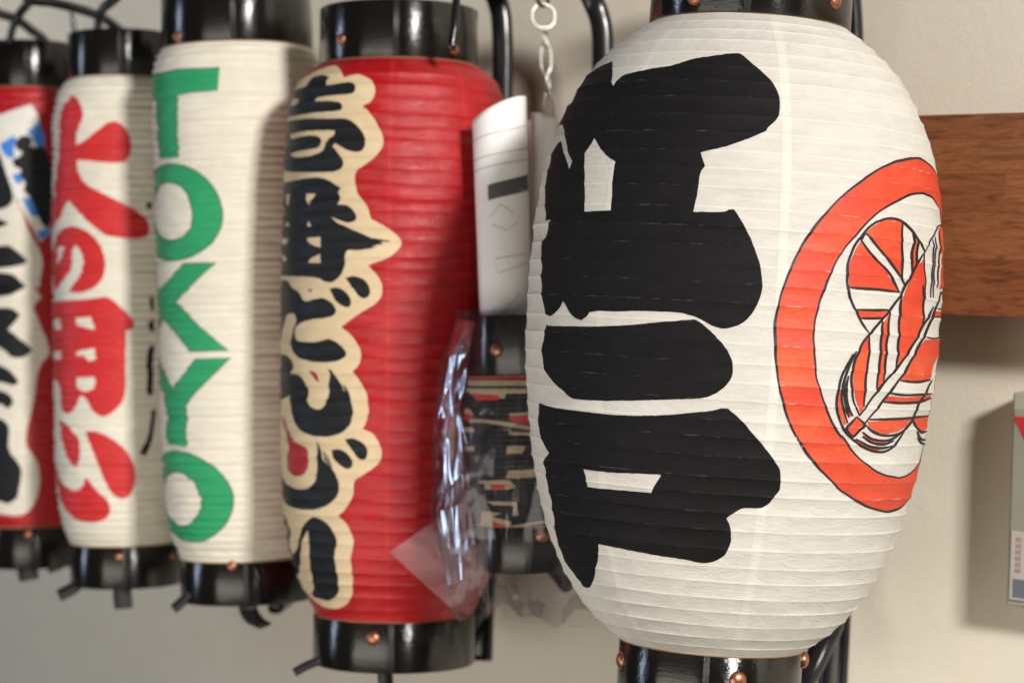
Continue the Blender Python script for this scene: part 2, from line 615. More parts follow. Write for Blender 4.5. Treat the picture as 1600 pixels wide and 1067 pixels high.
class Skin:
    """ribbed paper skin of revolution; (u, v): u angle from the camera-facing side, v along the axis from the bottom."""

    def __init__(s, top, bot, Z, prof, rib_px, sag, seed, cols=240, per=8, wob=1.0, face=0.0):
        s.Z = Z
        s.Pt, s.Pb = at(top[0], top[1], Z), at(bot[0], bot[1], Z)
        s.H = np.linalg.norm(s.Pt - s.Pb)
        s.a = (s.Pt - s.Pb) / s.H
        c = CAMN - (s.Pt + s.Pb) / 2
        c -= s.a * c.dot(s.a)
        s.e2 = c / np.linalg.norm(c)
        s.e1 = np.cross(s.a, s.e2)
        k = Z / F
        ys = np.array([p[0] for p in prof], float)
        hw = np.array([p[1] for p in prof], float) * k
        hw = hw * (1 - 0.5 * (hw / Z) ** 2)
        vv = (bot[1] - ys) / (bot[1] - top[1]) * s.H
        o = np.argsort(vv)
        vv, hw = vv[o], hw[o]
        # smooth profile
        dense = np.linspace(0, s.H, 600)
        r = np.interp(dense, vv, hw)
        ker = np.hanning(31); ker /= ker.sum()
        rp = np.concatenate([2 * r[0] - r[15:0:-1], r, 2 * r[-1] - r[-2:-17:-1]])
        r = np.convolve(rp, ker, 'valid')
        s.dv, s.dr = dense, r
        arc = np.concatenate([[0], np.cumsum(np.hypot(np.diff(dense), np.diff(r)))])
        nr = max(6, int(round(arc[-1] / (rib_px * k))))
        s.nr = nr
        rg = np.random.RandomState(seed)
        aa = np.linspace(0, arc[-1], nr + 1)
        aa[1:-1] += rg.uniform(-0.06, 0.06, nr - 1) * arc[-1] / nr * wob
        s.ribv = np.interp(aa, arc, dense)
        # rows
        fr = np.array([0, 0.035, 0.09, 0.2, 0.4, 0.6, 0.8, 0.91, 0.965])[: per + 1] if per >= 8 else np.linspace(0, 1, per + 1)[:-1]
        rows, band, rib = [], [], []
        for i in range(nr):
            for f in fr:
                rows.append(s.ribv[i] + (s.ribv[i + 1] - s.ribv[i]) * f)
                band.append(i)
                rib.append(min(f, 1 - f) * 2)
        rows.append(s.ribv[-1]); band.append(nr - 1); rib.append(0)
        s.rows = np.array(rows)
        s.rowf = np.array([(x - s.ribv[b]) / (s.ribv[b + 1] - s.ribv[b]) for x, b in zip(rows, band)])
        s.rowband, s.rib = np.array(band), np.array(rib)
        s.cols = np.linspace(-math.pi, math.pi, cols + 1)
        s.bandval = rg.uniform(0, 1, nr + 1)
        # radius grid
        U, Vg = np.meshgrid(s.cols, s.rows)
        R = np.interp(Vg, dense, r)
        sl = np.interp(Vg, dense, np.gradient(r, dense))
        sagk = rg.uniform(0.55, 1.35, nr + 1)
        ph = rg.uniform(0, 6.28, (nr + 1, 3))
        fq = np.array([rg.randint(2, 5, nr + 1), rg.randint(6, 11, nr + 1), rg.randint(12, 23, nr + 1)]).T
        bi = s.rowband
        ang = np.zeros_like(U)
        for j, amp in enumerate((0.45, 0.30, 0.22)):
            ang += amp * np.sin(fq[bi, j][:, None] * U + ph[bi, j][:, None])
        f = s.rowf[:, None]
        shape = (4 * f * (1 - f)) ** 0.62
        R = R - sag * shape * (sagk[bi][:, None] * (1 + 0.55 * ang * wob))
        # ridges wander a little
        rj = rg.normal(0, 0.18 * sag * wob, nr + 1)
        rj[0] = rj[-1] = 0
        jit = rj[bi][:, None] * (1 - f) + rj[np.minimum(bi + 1, nr)][:, None] * f
        rph = rg.uniform(0, 6.28, (nr + 1, 2))
        wv = lambda b: 0.55 * np.sin(3 * U + rph[b, 0][:, None]) + 0.45 * np.sin(8 * U + rph[b, 1][:, None])
        R = R + jit + 0.22 * sag * wob * (wv(bi) * (1 - f) + wv(np.minimum(bi + 1, nr)) * f)
        dvw = 0.10 * sag * wob * (wv(np.minimum(bi + 1, nr)) * f + wv(bi) * (1 - f))
        dvw[0] = dvw[-1] = 0
        R[0], R[-1] = r[0], r[-1]
        R[:, -1] = R[:, 0]
        s.R = R
        s.V = Vg + dvw * 1.5
        s.sl = sl
        s.med = float(np.median(r))

    def radius(s, v):
        return np.interp(v, s.dv, s.dr)

    def grid_pos(s, U, Vg, R, off=0.0):
        nx = 1 / np.sqrt(1 + s_clip(np.interp(Vg, s.dv, np.gradient(s.dr, s.dv))) ** 2)
        nv = -s_clip(np.interp(Vg, s.dv, np.gradient(s.dr, s.dv))) * nx
        rr = R + off * nx
        P = s.Pb + s.a * (Vg + off * nv)[..., None] + (np.sin(U) * rr)[..., None] * s.e1 + (np.cos(U) * rr)[..., None] * s.e2
        return P

    def body(s, name, mat, parent):
        U, Vg = np.meshgrid(s.cols[:-1], s.rows)
        P = s.grid_pos(U, s.V[:, :-1], s.R[:, :-1]).reshape(-1, 3)
        nrw, nc = len(s.rows), len(s.cols) - 1
        i = np.arange(nrw - 1)[:, None] * nc
        j = np.arange(nc)[None, :]
        j2 = (j + 1) % nc
        Q = np.stack([i + j, i + j2, i + nc + j2, i + nc + j], -1).reshape(-1, 4)
        me = bpy.data.meshes.new('m')
        me.vertices.add(len(P)); me.vertices.foreach_set('co', P.ravel().astype(np.float32))
        me.loops.add(Q.size); me.loops.foreach_set('vertex_index', Q.ravel().astype(np.int32))
        me.polygons.add(len(Q)); me.polygons.foreach_set('loop_start', (np.arange(len(Q)) * 4).astype(np.int32))
        me.update(calc_edges=True); me.validate()
        uv = np.stack([U * s.med, Vg, np.zeros_like(U)], -1).reshape(-1, 3)
        put_attr(me, 'suv', 'POINT', uv, 'FLOAT_VECTOR')
        put_attr(me, 'rib', 'POINT', np.repeat(s.rib, nc))
        put_attr(me, 'band', 'FACE', np.repeat(s.bandval[s.rowband[:-1]], nc))
        return link(name, me, mat, parent)

    def hit(s, px, py, du=0.0):
        d = ray(px, py)
        t = np.linspace(s.Z - s.med * 1.6, s.Z + s.med * 0.8, 500)
        L = CAMN[None] + d[None] * t[:, None] - s.Pb
        v = L @ s.a
        x, y = L @ s.e1, L @ s.e2
        f = np.hypot(x, y) - s.radius(np.clip(v, 0, s.H))
        k = np.where(f < 0)[0]
        if len(k):
            k = k[0]
            q = f[k - 1] / (f[k - 1] - f[k]) if k > 0 else 0
            tt = t[k - 1] + (t[k] - t[k - 1]) * q
        else:
            tt = t[np.argmin(f)]
        l = CAMN + d * tt - s.Pb
        return math.atan2(l.dot(s.e1), l.dot(s.e2)) + math.radians(du), float(np.clip(l.dot(s.a), 0, s.H))

    def to_uv(s, ring, step=3.0, jit=0.35, smooth=2, keep=75):
        P = chaikin(ring, smooth, 0.22, keep) if smooth else [np.array((p[0], p[1], p[2] if len(p) > 2 else 0.0), float) for p in ring]
        P = resample(P, step)
        o = []
        for p in P:
            n1 = mnoise.noise(Vector((p[0] * 0.13, p[1] * 0.13, 1.7))) * jit * 2
            n2 = mnoise.noise(Vector((p[0] * 0.13, p[1] * 0.13, 9.1))) * jit * 2
            o.append(s.hit(p[0] + n1, p[1] + n2, p[2]))
        a = np.array(o)
        # paint slips a little at every rib
        k = np.searchsorted(s.ribv, a[:, 1])
        a[:, 0] += (s.bandval[np.clip(k, 0, s.nr)] - 0.5) * jit * 1.6 * s.Z / F / s.med
        return a

    def print_uv(s, name, shapes, mat, parent, off):
        """shapes: list of [outer, hole, ...] rings in (u, v); painted where any shape is."""
        allp = np.concatenate([r for sh in shapes for r in sh])
        u0, u1, v0, v1 = allp[:, 0].min(), allp[:, 0].max(), allp[:, 1].min(), allp[:, 1].max()
        pu, pv = 0.02, 0.0005
        rows = s.rows[(s.rows > v0 - pv) & (s.rows < v1 + pv)]
        cols = s.cols[(s.cols > u0 - pu) & (s.cols < u1 + pu)]
        pts, eds = [], []
        SCL = s.med

        def add(p, q):
            pts.append(Vector((p[0] * SCL, p[1]))); pts.append(Vector((q[0] * SCL, q[1])))
            eds.append((len(pts) - 2, len(pts) - 1))
        for r in rows: add((u0 - pu * 1.3, r), (u1 + pu * 1.3, r))
        for c in cols: add((c, v0 - pv * 1.3), (c, v1 + pv * 1.3))
        for sh in shapes:
            for rg_ in sh:
                b = len(pts)
                pts.extend(Vector((p[0] * SCL, p[1])) for p in rg_)
                n = len(rg_)
                eds.extend((b + i, b + (i + 1) % n) for i in range(n))
        vs, _, fs, _, _, _ = delaunay_2d_cdt(pts, eds, [], 0, 1e-7)
        P = np.array([tuple(v) for v in vs])
        T = np.array([f for f in fs if len(f) == 3])
        c = P[T].mean(1)
        keep = np.zeros(len(T), bool)
        for sh in shapes:
            m_ = np.zeros(len(T), bool)
            for rg_ in sh:
                m_ ^= inside(rg_ * np.array((SCL, 1.0)), c[:, 0], c[:, 1])
            keep |= m_
        T = T[keep]
        c = c[keep]
        used, inv = np.unique(T.ravel(), return_inverse=True)
        T = inv.reshape(-1, 3)
        P = P[used]
        U, Vv = P[:, 0] / SCL, P[:, 1]
        # bilinear lookup in the body's own grid
        cu = (U - s.cols[0]) / (s.cols[1] - s.cols[0])
        cu = np.mod(cu, len(s.cols) - 1)
        j = np.clip(cu.astype(int), 0, len(s.cols) - 2)
        fu = cu - j
        i = np.clip(np.searchsorted(s.rows, Vv, 'right') - 1, 0, len(s.rows) - 2)
        fv = np.clip((Vv - s.rows[i]) / (s.rows[i + 1] - s.rows[i]), 0, 1)

        def bl(G):
            return (G[i, j] * (1 - fu) + G[i, j + 1] * fu) * (1 - fv) + (G[i + 1, j] * (1 - fu) + G[i + 1, j + 1] * fu) * fv
        W = s.grid_pos(U, bl(s.V), bl(s.R), off)
        me = bpy.data.meshes.new('m')
        me.vertices.add(len(W)); me.vertices.foreach_set('co', W.ravel().astype(np.float32))
        me.loops.add(T.size); me.loops.foreach_set('vertex_index', T.ravel().astype(np.int32))
        me.polygons.add(len(T)); me.polygons.foreach_set('loop_start', (np.arange(len(T)) * 3).astype(np.int32))
        me.update(calc_edges=True); me.validate()
        put_attr(me, 'suv', 'POINT', np.stack([U * s.med, Vv, 0 * U], -1), 'FLOAT_VECTOR')
        put_attr(me, 'rib', 'POINT', s.rib[i] * (1 - fv) + s.rib[i + 1] * fv)
        ib = np.clip(np.searchsorted(s.ribv, c[:, 1], 'right') - 1, 0, s.nr)
        put_attr(me, 'band', 'FACE', s.bandval[ib])
        return link(name, me, mat, parent)

    def paint(s, name, shapes, mat, parent, off, step=3.0, jit=0.35, smooth=2, keep=75, apart=False):
        if apart:
            return [s.paint(name, [sh], mat, parent, off, step, jit, smooth, keep) for sh in shapes][-1]
        return s.print_uv(name, [[s.to_uv(r, step, jit, smooth, keep) for r in sh] for sh in shapes], mat, parent, off)

    def seam(s, u, wid, v0, v1, parent, mat, off=0.00016, drift=0.0, seed=0):
        n = 60
        vs = np.linspace(v0, v1, n)
        rg = np.random.RandomState(seed)
        wl = [(u - wid / s.radius(v) / 2 + drift * (v - v0) / (v1 - v0) + rg.normal(0, 0.0006), v) for v in vs]
        wr = [(u + wid / s.radius(v) / 2 + drift * (v - v0) / (v1 - v0) + rg.normal(0, 0.0006), v) for v in vs]
        return s.print_uv('paper_seam', [[np.array(wl + wr[::-1])]], mat, parent, off)

    def ring(s, name, mat, parent, which, hpx, rpx, lip=0.0):
        """lacquered hoop standing on one end of the body, open, with a real wall thickness and a recessed floor."""
        k = s.Z / F
        h, R = hpx * k, rpx * k
        base, dirn = (s.Pt, s.a) if which == 'top' else (s.Pb, -s.a)
        th = 0.0032
        prof = [(R - th, 0.0), (R - 0.0006, 0.0), (R, 0.0006), (R, h * 0.5), (R, h - 0.0008), (R - 0.0008, h), (R - th, h), (R - th, h * 0.55), (R * 0.3, h * 0.55), (0.0005, h * 0.55)]
        n = 96
        V, uv = [], []
        acc = 0
        for i, (r, z) in enumerate(prof):
            if i: acc += math.hypot(r - prof[i - 1][0], z - prof[i - 1][1])
            for q in range(n):
                u = 2 * math.pi * q / n
                V.append(base + dirn * z + (s.e1 * math.sin(u) + s.e2 * math.cos(u)) * r)
                uv.append((u * R, acc, 0))
        Fc = []
        for i in range(len(prof) - 1):
            for q in range(n):
                r = (q + 1) % n
                fc = (i * n + q, i * n + r, (i + 1) * n + r, (i + 1) * n + q)
                Fc.append(fc if which == 'top' else fc[::-1])
        me = mesh(V, Fc)
        put_attr(me, 'suv', 'POINT', uv, 'FLOAT_VECTOR')
        o = link(name, me, mat, parent)
        me.polygons.foreach_set('use_smooth', [2 <= i // n <= 3 or False for i in range(len(Fc))])
        re = s.radius(s.H if which == 'top' else 0.0)
        pts = [base + (s.e1 * math.sin(u) + s.e2 * math.cos(u)) * (re + 0.0002 * math.sin(u * 9)) for u in np.linspace(0, 2 * math.pi, 90, endpoint=False)]
        V2, F2 = tube(pts, 0.0007, 0.0007, dirn, 6, closed=True)
        link('paper_edge', mesh(V2, F2), EDGE, o)
        return o, (base, dirn, R, h)

    def rivets(s, ringinfo, parent, pts, rad_px):
        base, dirn, R, h = ringinfo
        for (px, py) in pts:
            d = ray(px, py)
            # ray against the hoop's cylinder
            o = CAMN - base
            dp = d - dirn * d.dot(dirn)
            op = o - dirn * o.dot(dirn)
            A, B, C = dp.dot(dp), 2 * dp.dot(op), op.dot(op) - R * R
            D = max(B * B - 4 * A * C, 0)
            t = (-B - math.sqrt(D)) / (2 * A)
            p = CAMN + d * t
            n = p - base
            n -= dirn * n.dot(dirn)
            n /= np.linalg.norm(n)
            rad = rad_px * s.Z / F
            t1 = dirn
            t2 = np.cross(n, t1)
            V, Fc = [], []
            K = 20
            pr = [(1.0, -0.15), (1.0, 0.05), (0.92, 0.24), (0.72, 0.42), (0.42, 0.54), (0.0, 0.6)]
            for a_, b_ in pr[:-1]:
                for q in range(K):
                    an = 2 * math.pi * q / K
                    V.append(p + n * rad * b_ + (t1 * math.cos(an) + t2 * math.sin(an)) * rad * a_)
            V.append(p + n * rad * pr[-1][1])
            for i in range(len(pr) - 2):
                for q in range(K):
                    r = (q + 1) % K
                    Fc.append((i * K + q, i * K + r, (i + 1) * K + r, (i + 1) * K + q))
            for q in range(K):
                Fc.append(((len(pr) - 2) * K + q, (len(pr) - 2) * K + (q + 1) % K, len(V) - 1))
            link('rivet', mesh(V, Fc), COPPER, parent)


def s_clip(x):
    return np.clip(x, -2.5, 2.5)


def bar(name, pxpts, parent, mat, rx, ry=None, side=None, k=8, power=2.6, n=14):
    """tube through (px, py, depth) points"""
    P = spline([at(*p) for p in pxpts], k)
    V, Fc = tube(P, rx, ry, side, n, power=power)
    return link(name, mesh(V, Fc), mat, parent)


GRP = 'paper lanterns hung in a row along the wall'


def lantern_root(sk, label, group=GRP):
    t = empty('paper_lantern', sk.Pb)
    tag(t, label, 'lantern', group)
    return t


# ============================ 1. the large white lantern
big = Skin((1171, 45), (1111, 1004), 1.70,
           [(45, 154), (60, 178), (75, 195), (100, 224), (130, 248), (165, 269), (200, 285), (250, 302), (300, 312), (360, 319), (430, 323), (530, 322), (600, 318),
            (660, 311), (720, 302), (790, 286), (850, 266), (910, 237), (950, 208), (975, 183), (990, 165), (1004, 143)],
           27.3, 0.00100, 11, cols=420, per=8, wob=1.1)
t1 = lantern_root(big, 'large white paper lantern with bold black brush characters and a red crossed-feather crest')
b1 = big.body('paper_body', WASHI, t1)

A = lambda p: zm(800, 0, 3.194, p)
B = lambda p: zm(800, 300, 3.194, p)
C_ = lambda p: zm(800, 600, 3.194, p)
D_ = lambda p: zm(1200, 200, 3.9975, p)
E_ = lambda p: zm(1180, 440, 3.8095, p)
F_ = lambda p: zm(1180, 680, 3.8095, p)

ch1 = A([(498, 308), (497, 432), (530, 400), (552, 375), (690, 345), (800, 330), (900, 295), (1040, 275), (1115, 267), (1145, 270), (1200, 320), (1240, 350),
         (1300, 410), (1330, 460), (1342, 520), (1335, 575), (1310, 610), (1275, 638), (1270, 655), (1190, 690), (1080, 730), (940, 762), (952, 800), (963, 830),
         (945, 850), (935, 880), (925, 960), (903, 1058), (1062, 1060), (1080, 1047), (1105, 1047)]) + \
      B([(1118, 100), (1185, 215), (1215, 290), (1240, 360), (1250, 460), (1245, 510), (1230, 550), (1205, 600), (1165, 645), (1120, 670), (1060, 684), (1010, 672),
         (960, 645), (930, 628), (890, 615), (840, 602), (760, 597), (640, 592), (510, 596), (430, 592), (383, 600), (372, 622), (345, 640), (310, 628), (285, 600),
         (265, 565), (250, 545), (230, 585), (205, 615), (187, 622), (168, 610), (158, 580), (145, 510), (140, 430), (145, 380), (140, 300), (140, 255), (160, 225),
         (175, 180), (192, 140), (165, 142), (165, 100)]) + \
      A([(165, 1060), (155, 980), (170, 900), (185, 800), (200, 760), (222, 716), (240, 706), (262, 790), (287, 848), (297, 805), (280, 770), (264, 697), (256, 650),
         (248, 622), (232, 630), (255, 545), (290, 520), (300, 485), (340, 430), (370, 380, -3), (440, 335, -3)])
ch1h = A([(410, 690), (440, 740), (470, 780), (515, 808), (503, 880), (497, 940), (490, 1050), (360, 1057), (360, 900), (358, 770), (385, 735)])
big.paint('painted_character', [[ch1, ch1h]], INK, b1, 0.00030, smooth=2, keep=38)
ch2 = B([(170, 662), (180, 670), (330, 672), (520, 668), (620, 660), (750, 648), (900, 636), (915, 636), (945, 655), (1000, 700), (1040, 745), (1075, 790), (1100, 845),
         (1105, 890), (1098, 930), (1060, 975), (1010, 1010), (950, 1030), (850, 1033), (600, 1040), (450, 1042), (310, 1035), (280, 1020), (240, 980), (190, 935),
         (165, 895), (148, 850), (145, 770), (155, 730), (165, 700)])
big.paint('painted_character', [[ch2]], INK, b1, 0.00030, smooth=2, keep=38)
ch3 = C_([(135, 92), (160, 105), (230, 122), (360, 138), (480, 152), (560, 157), (700, 157), (800, 152), (900, 142), (970, 138), (1020, 127), (1045, 121), (1077, 121),
          (1100, 142), (1150, 185), (1200, 245), (1250, 300), (1290, 350), (1312, 385), (1330, 410), (1342, 435), (1342, 500), (1338, 530), (1310, 560), (1290, 590),
          (1265, 610), (1235, 620), (1150, 617), (1120, 635), (1085, 655), (1070, 668), (1085, 700), (1093, 740), (1092, 790), (1075, 830), (1055, 860), (1020, 880),
          (975, 892), (930, 890), (860, 872), (750, 858), (610, 832), (520, 815), (430, 797), (428, 860), (415, 920), (405, 980), (385, 1010), (365, 1015), (345, 1005),
          (335, 980), (310, 950), (270, 900), (250, 850), (235, 820), (215, 750), (205, 680), (195, 610), (185, 550), (172, 480), (165, 430), (148, 392), (165, 370),
          (177, 342), (160, 320), (145, 270), (130, 230), (128, 150)])
ch3h = C_([(350, 423), (480, 442), (620, 445), (740, 450), (742, 458), (718, 490), (693, 543), (600, 535), (480, 525), (375, 514), (370, 480)])
big.paint('painted_character', [[ch3, ch3h]], INK, b1, 0.00030, smooth=2, keep=38)

# crest ring: the traced left half, mirrored round the crest's own axis for the half that turns away
outer_l = D_([(952, 190), (900, 192), (860, 198), (800, 210), (740, 235), (690, 260), (620, 305), (560, 350), (500, 395), (440, 450), (390, 505), (340, 560), (290, 620),
              (250, 680), (210, 745), (180, 800), (150, 860), (125, 920), (105, 980)]) + \
    E_([(175, 20), (150, 90), (130, 180), (118, 270), (118, 380), (122, 450), (135, 560), (145, 640), (165, 700), (190, 790), (215, 860), (245, 920), (290, 990)]) + \
    F_([(245, 0), (300, 95), (350, 160), (400, 215), (460, 275), (520, 330), (600, 385), (680, 430), (750, 450), (800, 453)])
inner_l = D_([(960, 408), (900, 415), (850, 435), (790, 465), (700, 520), (640, 570), (590, 625), (540, 680), (490, 740), (450, 800), (410, 870), (380, 940)]) + \
    E_([(430, 0), (400, 80), (375, 150), (358, 240), (350, 330), (352, 420), (358, 500), (370, 590), (400, 690), (430, 770), (470, 860), (520, 930)]) + \
    F_([(515, 0), (560, 60), (610, 125), (680, 185), (740, 225), (800, 245), (860, 252)])


def half_uv(pts):
    return np.array([big.hit(p[0], p[1]) for p in pts])


ol, il = half_uv(outer_l), half_uv(inner_l)
uc_t, uc_b = ol[0, 0], ol[-1, 0]


def axis_u(v):
    f = (v - ol[-1, 1]) / (ol[0, 1] - ol[-1, 1])
    return uc_b + (uc_t - uc_b) * f


def closed(half):
    h = half[half[:, 0] < axis_u(half[:, 1]) + 0.02]
    m = h[::-1].copy()
    m[:, 0] = 2 * axis_u(m[:, 1]) - m[:, 0]
    r = np.concatenate([h, m])
    P = [np.array((p[0] * big.med, p[1], 0)) for p in r]
    P = chaikin(P_scale(P, 1000), 2, 0.2, 60)
    P = resample(P, 3.0)
    out = []
    for p in P:
        w_ = mnoise.noise(Vector((p[0] * .08, p[1] * .08, 4.0))) * 0.5
        out.append(((p[0] + w_) / 1000 / big.med, (p[1] + w_) / 1000))
    return np.array(out)


def P_scale(P, k):
    return [p * k for p in P]


OC, IC = closed(ol), closed(il)
lw = 3.3 * 1.70 / F


def grow(ring_, d):
    """offset a closed (u, v) ring by d metres (positive outwards for our winding)"""
    q = ring_ * np.array((big.med, 1.0))
    t = np.roll(q, -2, 0) - np.roll(q, 2, 0)
    t /= np.linalg.norm(t, axis=1)[:, None] + 1e-12
    nrm = np.stack([-t[:, 1], t[:, 0]], 1)
    c = q.mean(0)
    if ((q - c) * nrm).sum() < 0: nrm = -nrm
    wv = 1 + 0.3 * np.sin(np.arange(len(q)) * 0.23) * np.cos(np.arange(len(q)) * 0.071)
    return (q + nrm * (d * wv)[:, None]) / np.array((big.med, 1.0))


big.print_uv('crest_ring', [[OC, IC]], VERM, b1, 0.00030)
big.print_uv('crest_ring_outline', [[grow(OC, lw * 0.5), grow(OC, -lw * 0.5)], [grow(IC, lw * 0.45), grow(IC, -lw * 0.45)]], LINE, b1, 0.00042)

reds = [
    D_([(615, 652), (660, 612), (715, 582), (770, 572), (820, 578), (840, 592), (835, 700), (845, 780), (845, 850), (838, 945), (740, 800)]),
    D_([(583, 705), (550, 760), (520, 830), (508, 900), (510, 992), (700, 1010), (815, 1020), (740, 895), (660, 795)]),
    E_([(600, 170), (800, 172), (765, 215), (625, 218)]),
    D_([(915, 652), (937, 690), (934, 850), (910, 900), (908, 780), (914, 700)]),
    D_([(978, 820), (985, 900), (985, 960), (980, 1030)]) + E_([(1003, 30), (1005, 150), (1003, 250), (960, 335), (900, 430), (845, 520), (850, 400), (862, 300), (870, 180), (882, 90), (920, 5)]) + D_([(905, 920), (940, 860)]),
    E_([(785, 222), (795, 195), (792, 320), (776, 440), (767, 600), (728, 650), (742, 500), (757, 350), (767, 250)]),
    E_([(675, 335), (672, 430), (658, 560), (648, 745), (628, 785), (600, 700), (585, 620), (590, 520), (610, 440), (640, 375)]),
    D_([(1068, 630), (1088, 610), (1104, 650), (1108, 780), (1104, 1000), (1075, 1010), (1085, 900), (1096, 780), (1075, 800)]),
    D_([(1034, 700), (1045, 800), (1035, 900), (1024, 1060), (1018, 1060), (1028, 900), (1036, 800)]),
    E_([(1015, 348), (1098, 342), (1092, 430), (1060, 520), (1045, 582), (960, 592), (870, 590), (900, 530), (960, 420)]),
    E_([(790, 682), (900, 690), (1048, 675), (1048, 692), (960, 712), (850, 716), (765, 714)]),
    E_([(668, 832), (800, 826), (935, 820), (900, 860), (850, 892), (780, 908), (720, 892), (680, 862)]),
    E_([(950, 818), (1042, 798), (1035, 860), (1000, 892), (970, 865)]),
    E_([(605, 803), (652, 850), (588, 918), (545, 872)]),
    E_([(500, 660), (515, 630), (520, 740), (552, 840), (530, 855), (508, 800), (492, 740)]),
    E_([(548, 600), (545, 680), (560, 760), (582, 798), (562, 805), (538, 740), (530, 660)]),
    E_([(640, 895), (690, 932), (760, 945), (805, 940), (770, 962), (700, 958), (650, 925)]),
    E_([(605, 938), (680, 980), (755, 990), (740, 1005), (680, 1002), (620, 962)]),
    E_([(1070, 175), (1116, 178), (1112, 205), (1062, 208)]),
]
big.paint('crest_feather_red', [[r] for r in reds], VERM, b1, 0.00030, step=2.5, jit=0.2, smooth=0, apart=True)
LN = [
    D_([(988, 775), (940, 700), (905, 645), (860, 600), (820, 575), (770, 565), (715, 575), (660, 600), (610, 645), (560, 710), (525, 780), (505, 850), (498, 920), (500, 1000), (515, 1067)]),
    E_([(552, 0), (560, 60), (580, 120), (605, 180), (640, 245), (680, 310)]),
    D_([(612, 656), (680, 730), (740, 800), (800, 880), (862, 985)]),
    D_([(585, 702), (660, 800), (740, 880), (785, 950), (825, 1030)]),
    D_([(612, 656), (595, 675), (584, 703)]),
    D_([(500, 994), (600, 1003), (700, 1010), (820, 1026)]),
    E_([(590, 166), (700, 170), (803, 168)]),
    E_([(622, 218), (700, 219), (768, 216)]),
    D_([(842, 590), (836, 700), (846, 780), (845, 850), (838, 950)]),
    D_([(908, 645), (914, 700), (906, 780), (905, 905)]),
    D_([(937, 688), (936, 780), (934, 862)]),
    D_([(988, 775), (960, 815), (930, 860), (900, 920), (870, 970), (830, 1045)]) + E_([(820, 150), (780, 200), (740, 250), (680, 318), (640, 370), (610, 430), (590, 480), (577, 560), (577, 640), (590, 720), (625, 800)]),
    D_([(988, 775), (1010, 710), (1040, 670), (1060, 625), (1085, 607), (1102, 625)]),
    E_([(1068, 150), (1040, 200), (1000, 270), (960, 350), (900, 440), (850, 510), (790, 580), (730, 650), (625, 795)]),
    E_([(1112, 60), (1075, 170), (1050, 230), (1015, 315), (960, 415), (900, 525), (850, 600), (800, 660), (740, 740), (652, 845)]),
    E_([(872, 80), (864, 200), (860, 350), (840, 520)]),
    E_([(804, 180), (796, 300), (780, 430), (768, 600)]),
    E_([(765, 235), (755, 330), (745, 450), (724, 655)]),
    E_([(683, 322), (678, 420), (663, 550), (648, 745)]),
    D_([(985, 790), (980, 850), (986, 950), (984, 1067)]),
    E_([(1003, 20), (1006, 140), (1004, 262)]),
    D_([(1030, 695), (1040, 800), (1030, 900), (1018, 1060)]),
    D_([(1047, 680), (1053, 800), (1042, 900), (1036, 1060)]),
    D_([(1072, 640), (1078, 780), (1068, 900), (1062, 1000)]),
    E_([(868, 590), (960, 598), (1046, 583)]),
    E_([(800, 665), (900, 676), (1050, 666)]),
    E_([(762, 716), (880, 722), (980, 716), (1052, 692)]),
    E_([(682, 820), (800, 818), (900, 813), (1042, 798)]),
    E_([(655, 848), (700, 890), (770, 914), (850, 907), (900, 870), (945, 820), (970, 740), (1000, 690), (1055, 585)]),
    E_([(945, 820), (965, 865), (990, 895), (1022, 888)]),
    E_([(965, 890), (985, 932), (1012, 942)]), E_([(968, 925), (988, 958), (1006, 966)]),
    E_([(605, 803), (575, 838), (545, 872), (585, 920), (620, 885), (652, 850), (605, 803)]),
    E_([(582, 430), (545, 500), (520, 560), (495, 650), (485, 740), (505, 820), (530, 880), (580, 935), (650, 985), (740, 1012), (800, 1000), (850, 950), (890, 890)]),
    E_([(600, 415), (560, 500), (540, 570), (518, 640), (520, 730), (552, 842)]),
    E_([(560, 560), (546, 620), (545, 680), (560, 760), (584, 800)]),
    E_([(560, 500), (532, 600), (532, 670), (545, 760), (562, 808)]),
    E_([(640, 893), (690, 932), (760, 946), (820, 935), (885, 890)]),
    E_([(640, 920), (700, 958), (770, 965), (830, 945)]),
    E_([(600, 935), (680, 978), (755, 990), (820, 975)]),
    E_([(1020, 330), (1060, 338), (1112, 332)]), E_([(1085, 160), (1120, 166)]), E_([(1062, 210), (1118, 208)]), E_([(1106, 68), (1125, 72)]),
]
big.paint('crest_feather_line', [[stroke(l, 3.9 if sum(p[0] for p in l) / len(l) < 1445 else 2.3)] for l in LN], LINE, b1, 0.00044, step=3.0, jit=0.15, smooth=0)


def mirror_rings(rs, lim):
    o = []
    for r in rs:
        a = np.array([big.hit(p[0], p[1]) for p in r])
        if a[:, 0].max() < lim:
            a[:, 0] = 2 * axis_u(a[:, 1]) - a[:, 0]
            o.append([a])
    return o


lim = uc_t - 0.40
mr = mirror_rings(reds, lim)
for q_ in mr: big.print_uv('crest_feather_red', [q_], VERM, b1, 0.00030)
ml = mirror_rings([stroke(l, 4.0) for l in LN], lim)
for q_ in ml: big.print_uv('crest_feather_line', [q_], LINE, b1, 0.00044)

# seams where the paper sheets overlap
for px_, py_, px2, py2, wd, sd in ((1222, 300, 1168, 960, 14, 1), (1440, 240, 1425, 800, 11, 2), (1000, 110, 962, 880, 13, 3)):
    ua, va = big.hit(px_, py_)
    ub, vb = big.hit(px2, py2)
    um = (ua + ub) / 2
    big.seam(um, wd * 1.7 / F, 0.003, big.H - 0.003, b1, SEAM, drift=0.0, seed=sd)
for uu in (2.0, 2.75, -1.7, -2.5):
    big.seam(uu, 13 * 1.7 / F, 0.003, big.H - 0.003, b1, SEAM, seed=int(uu * 10) + 60)

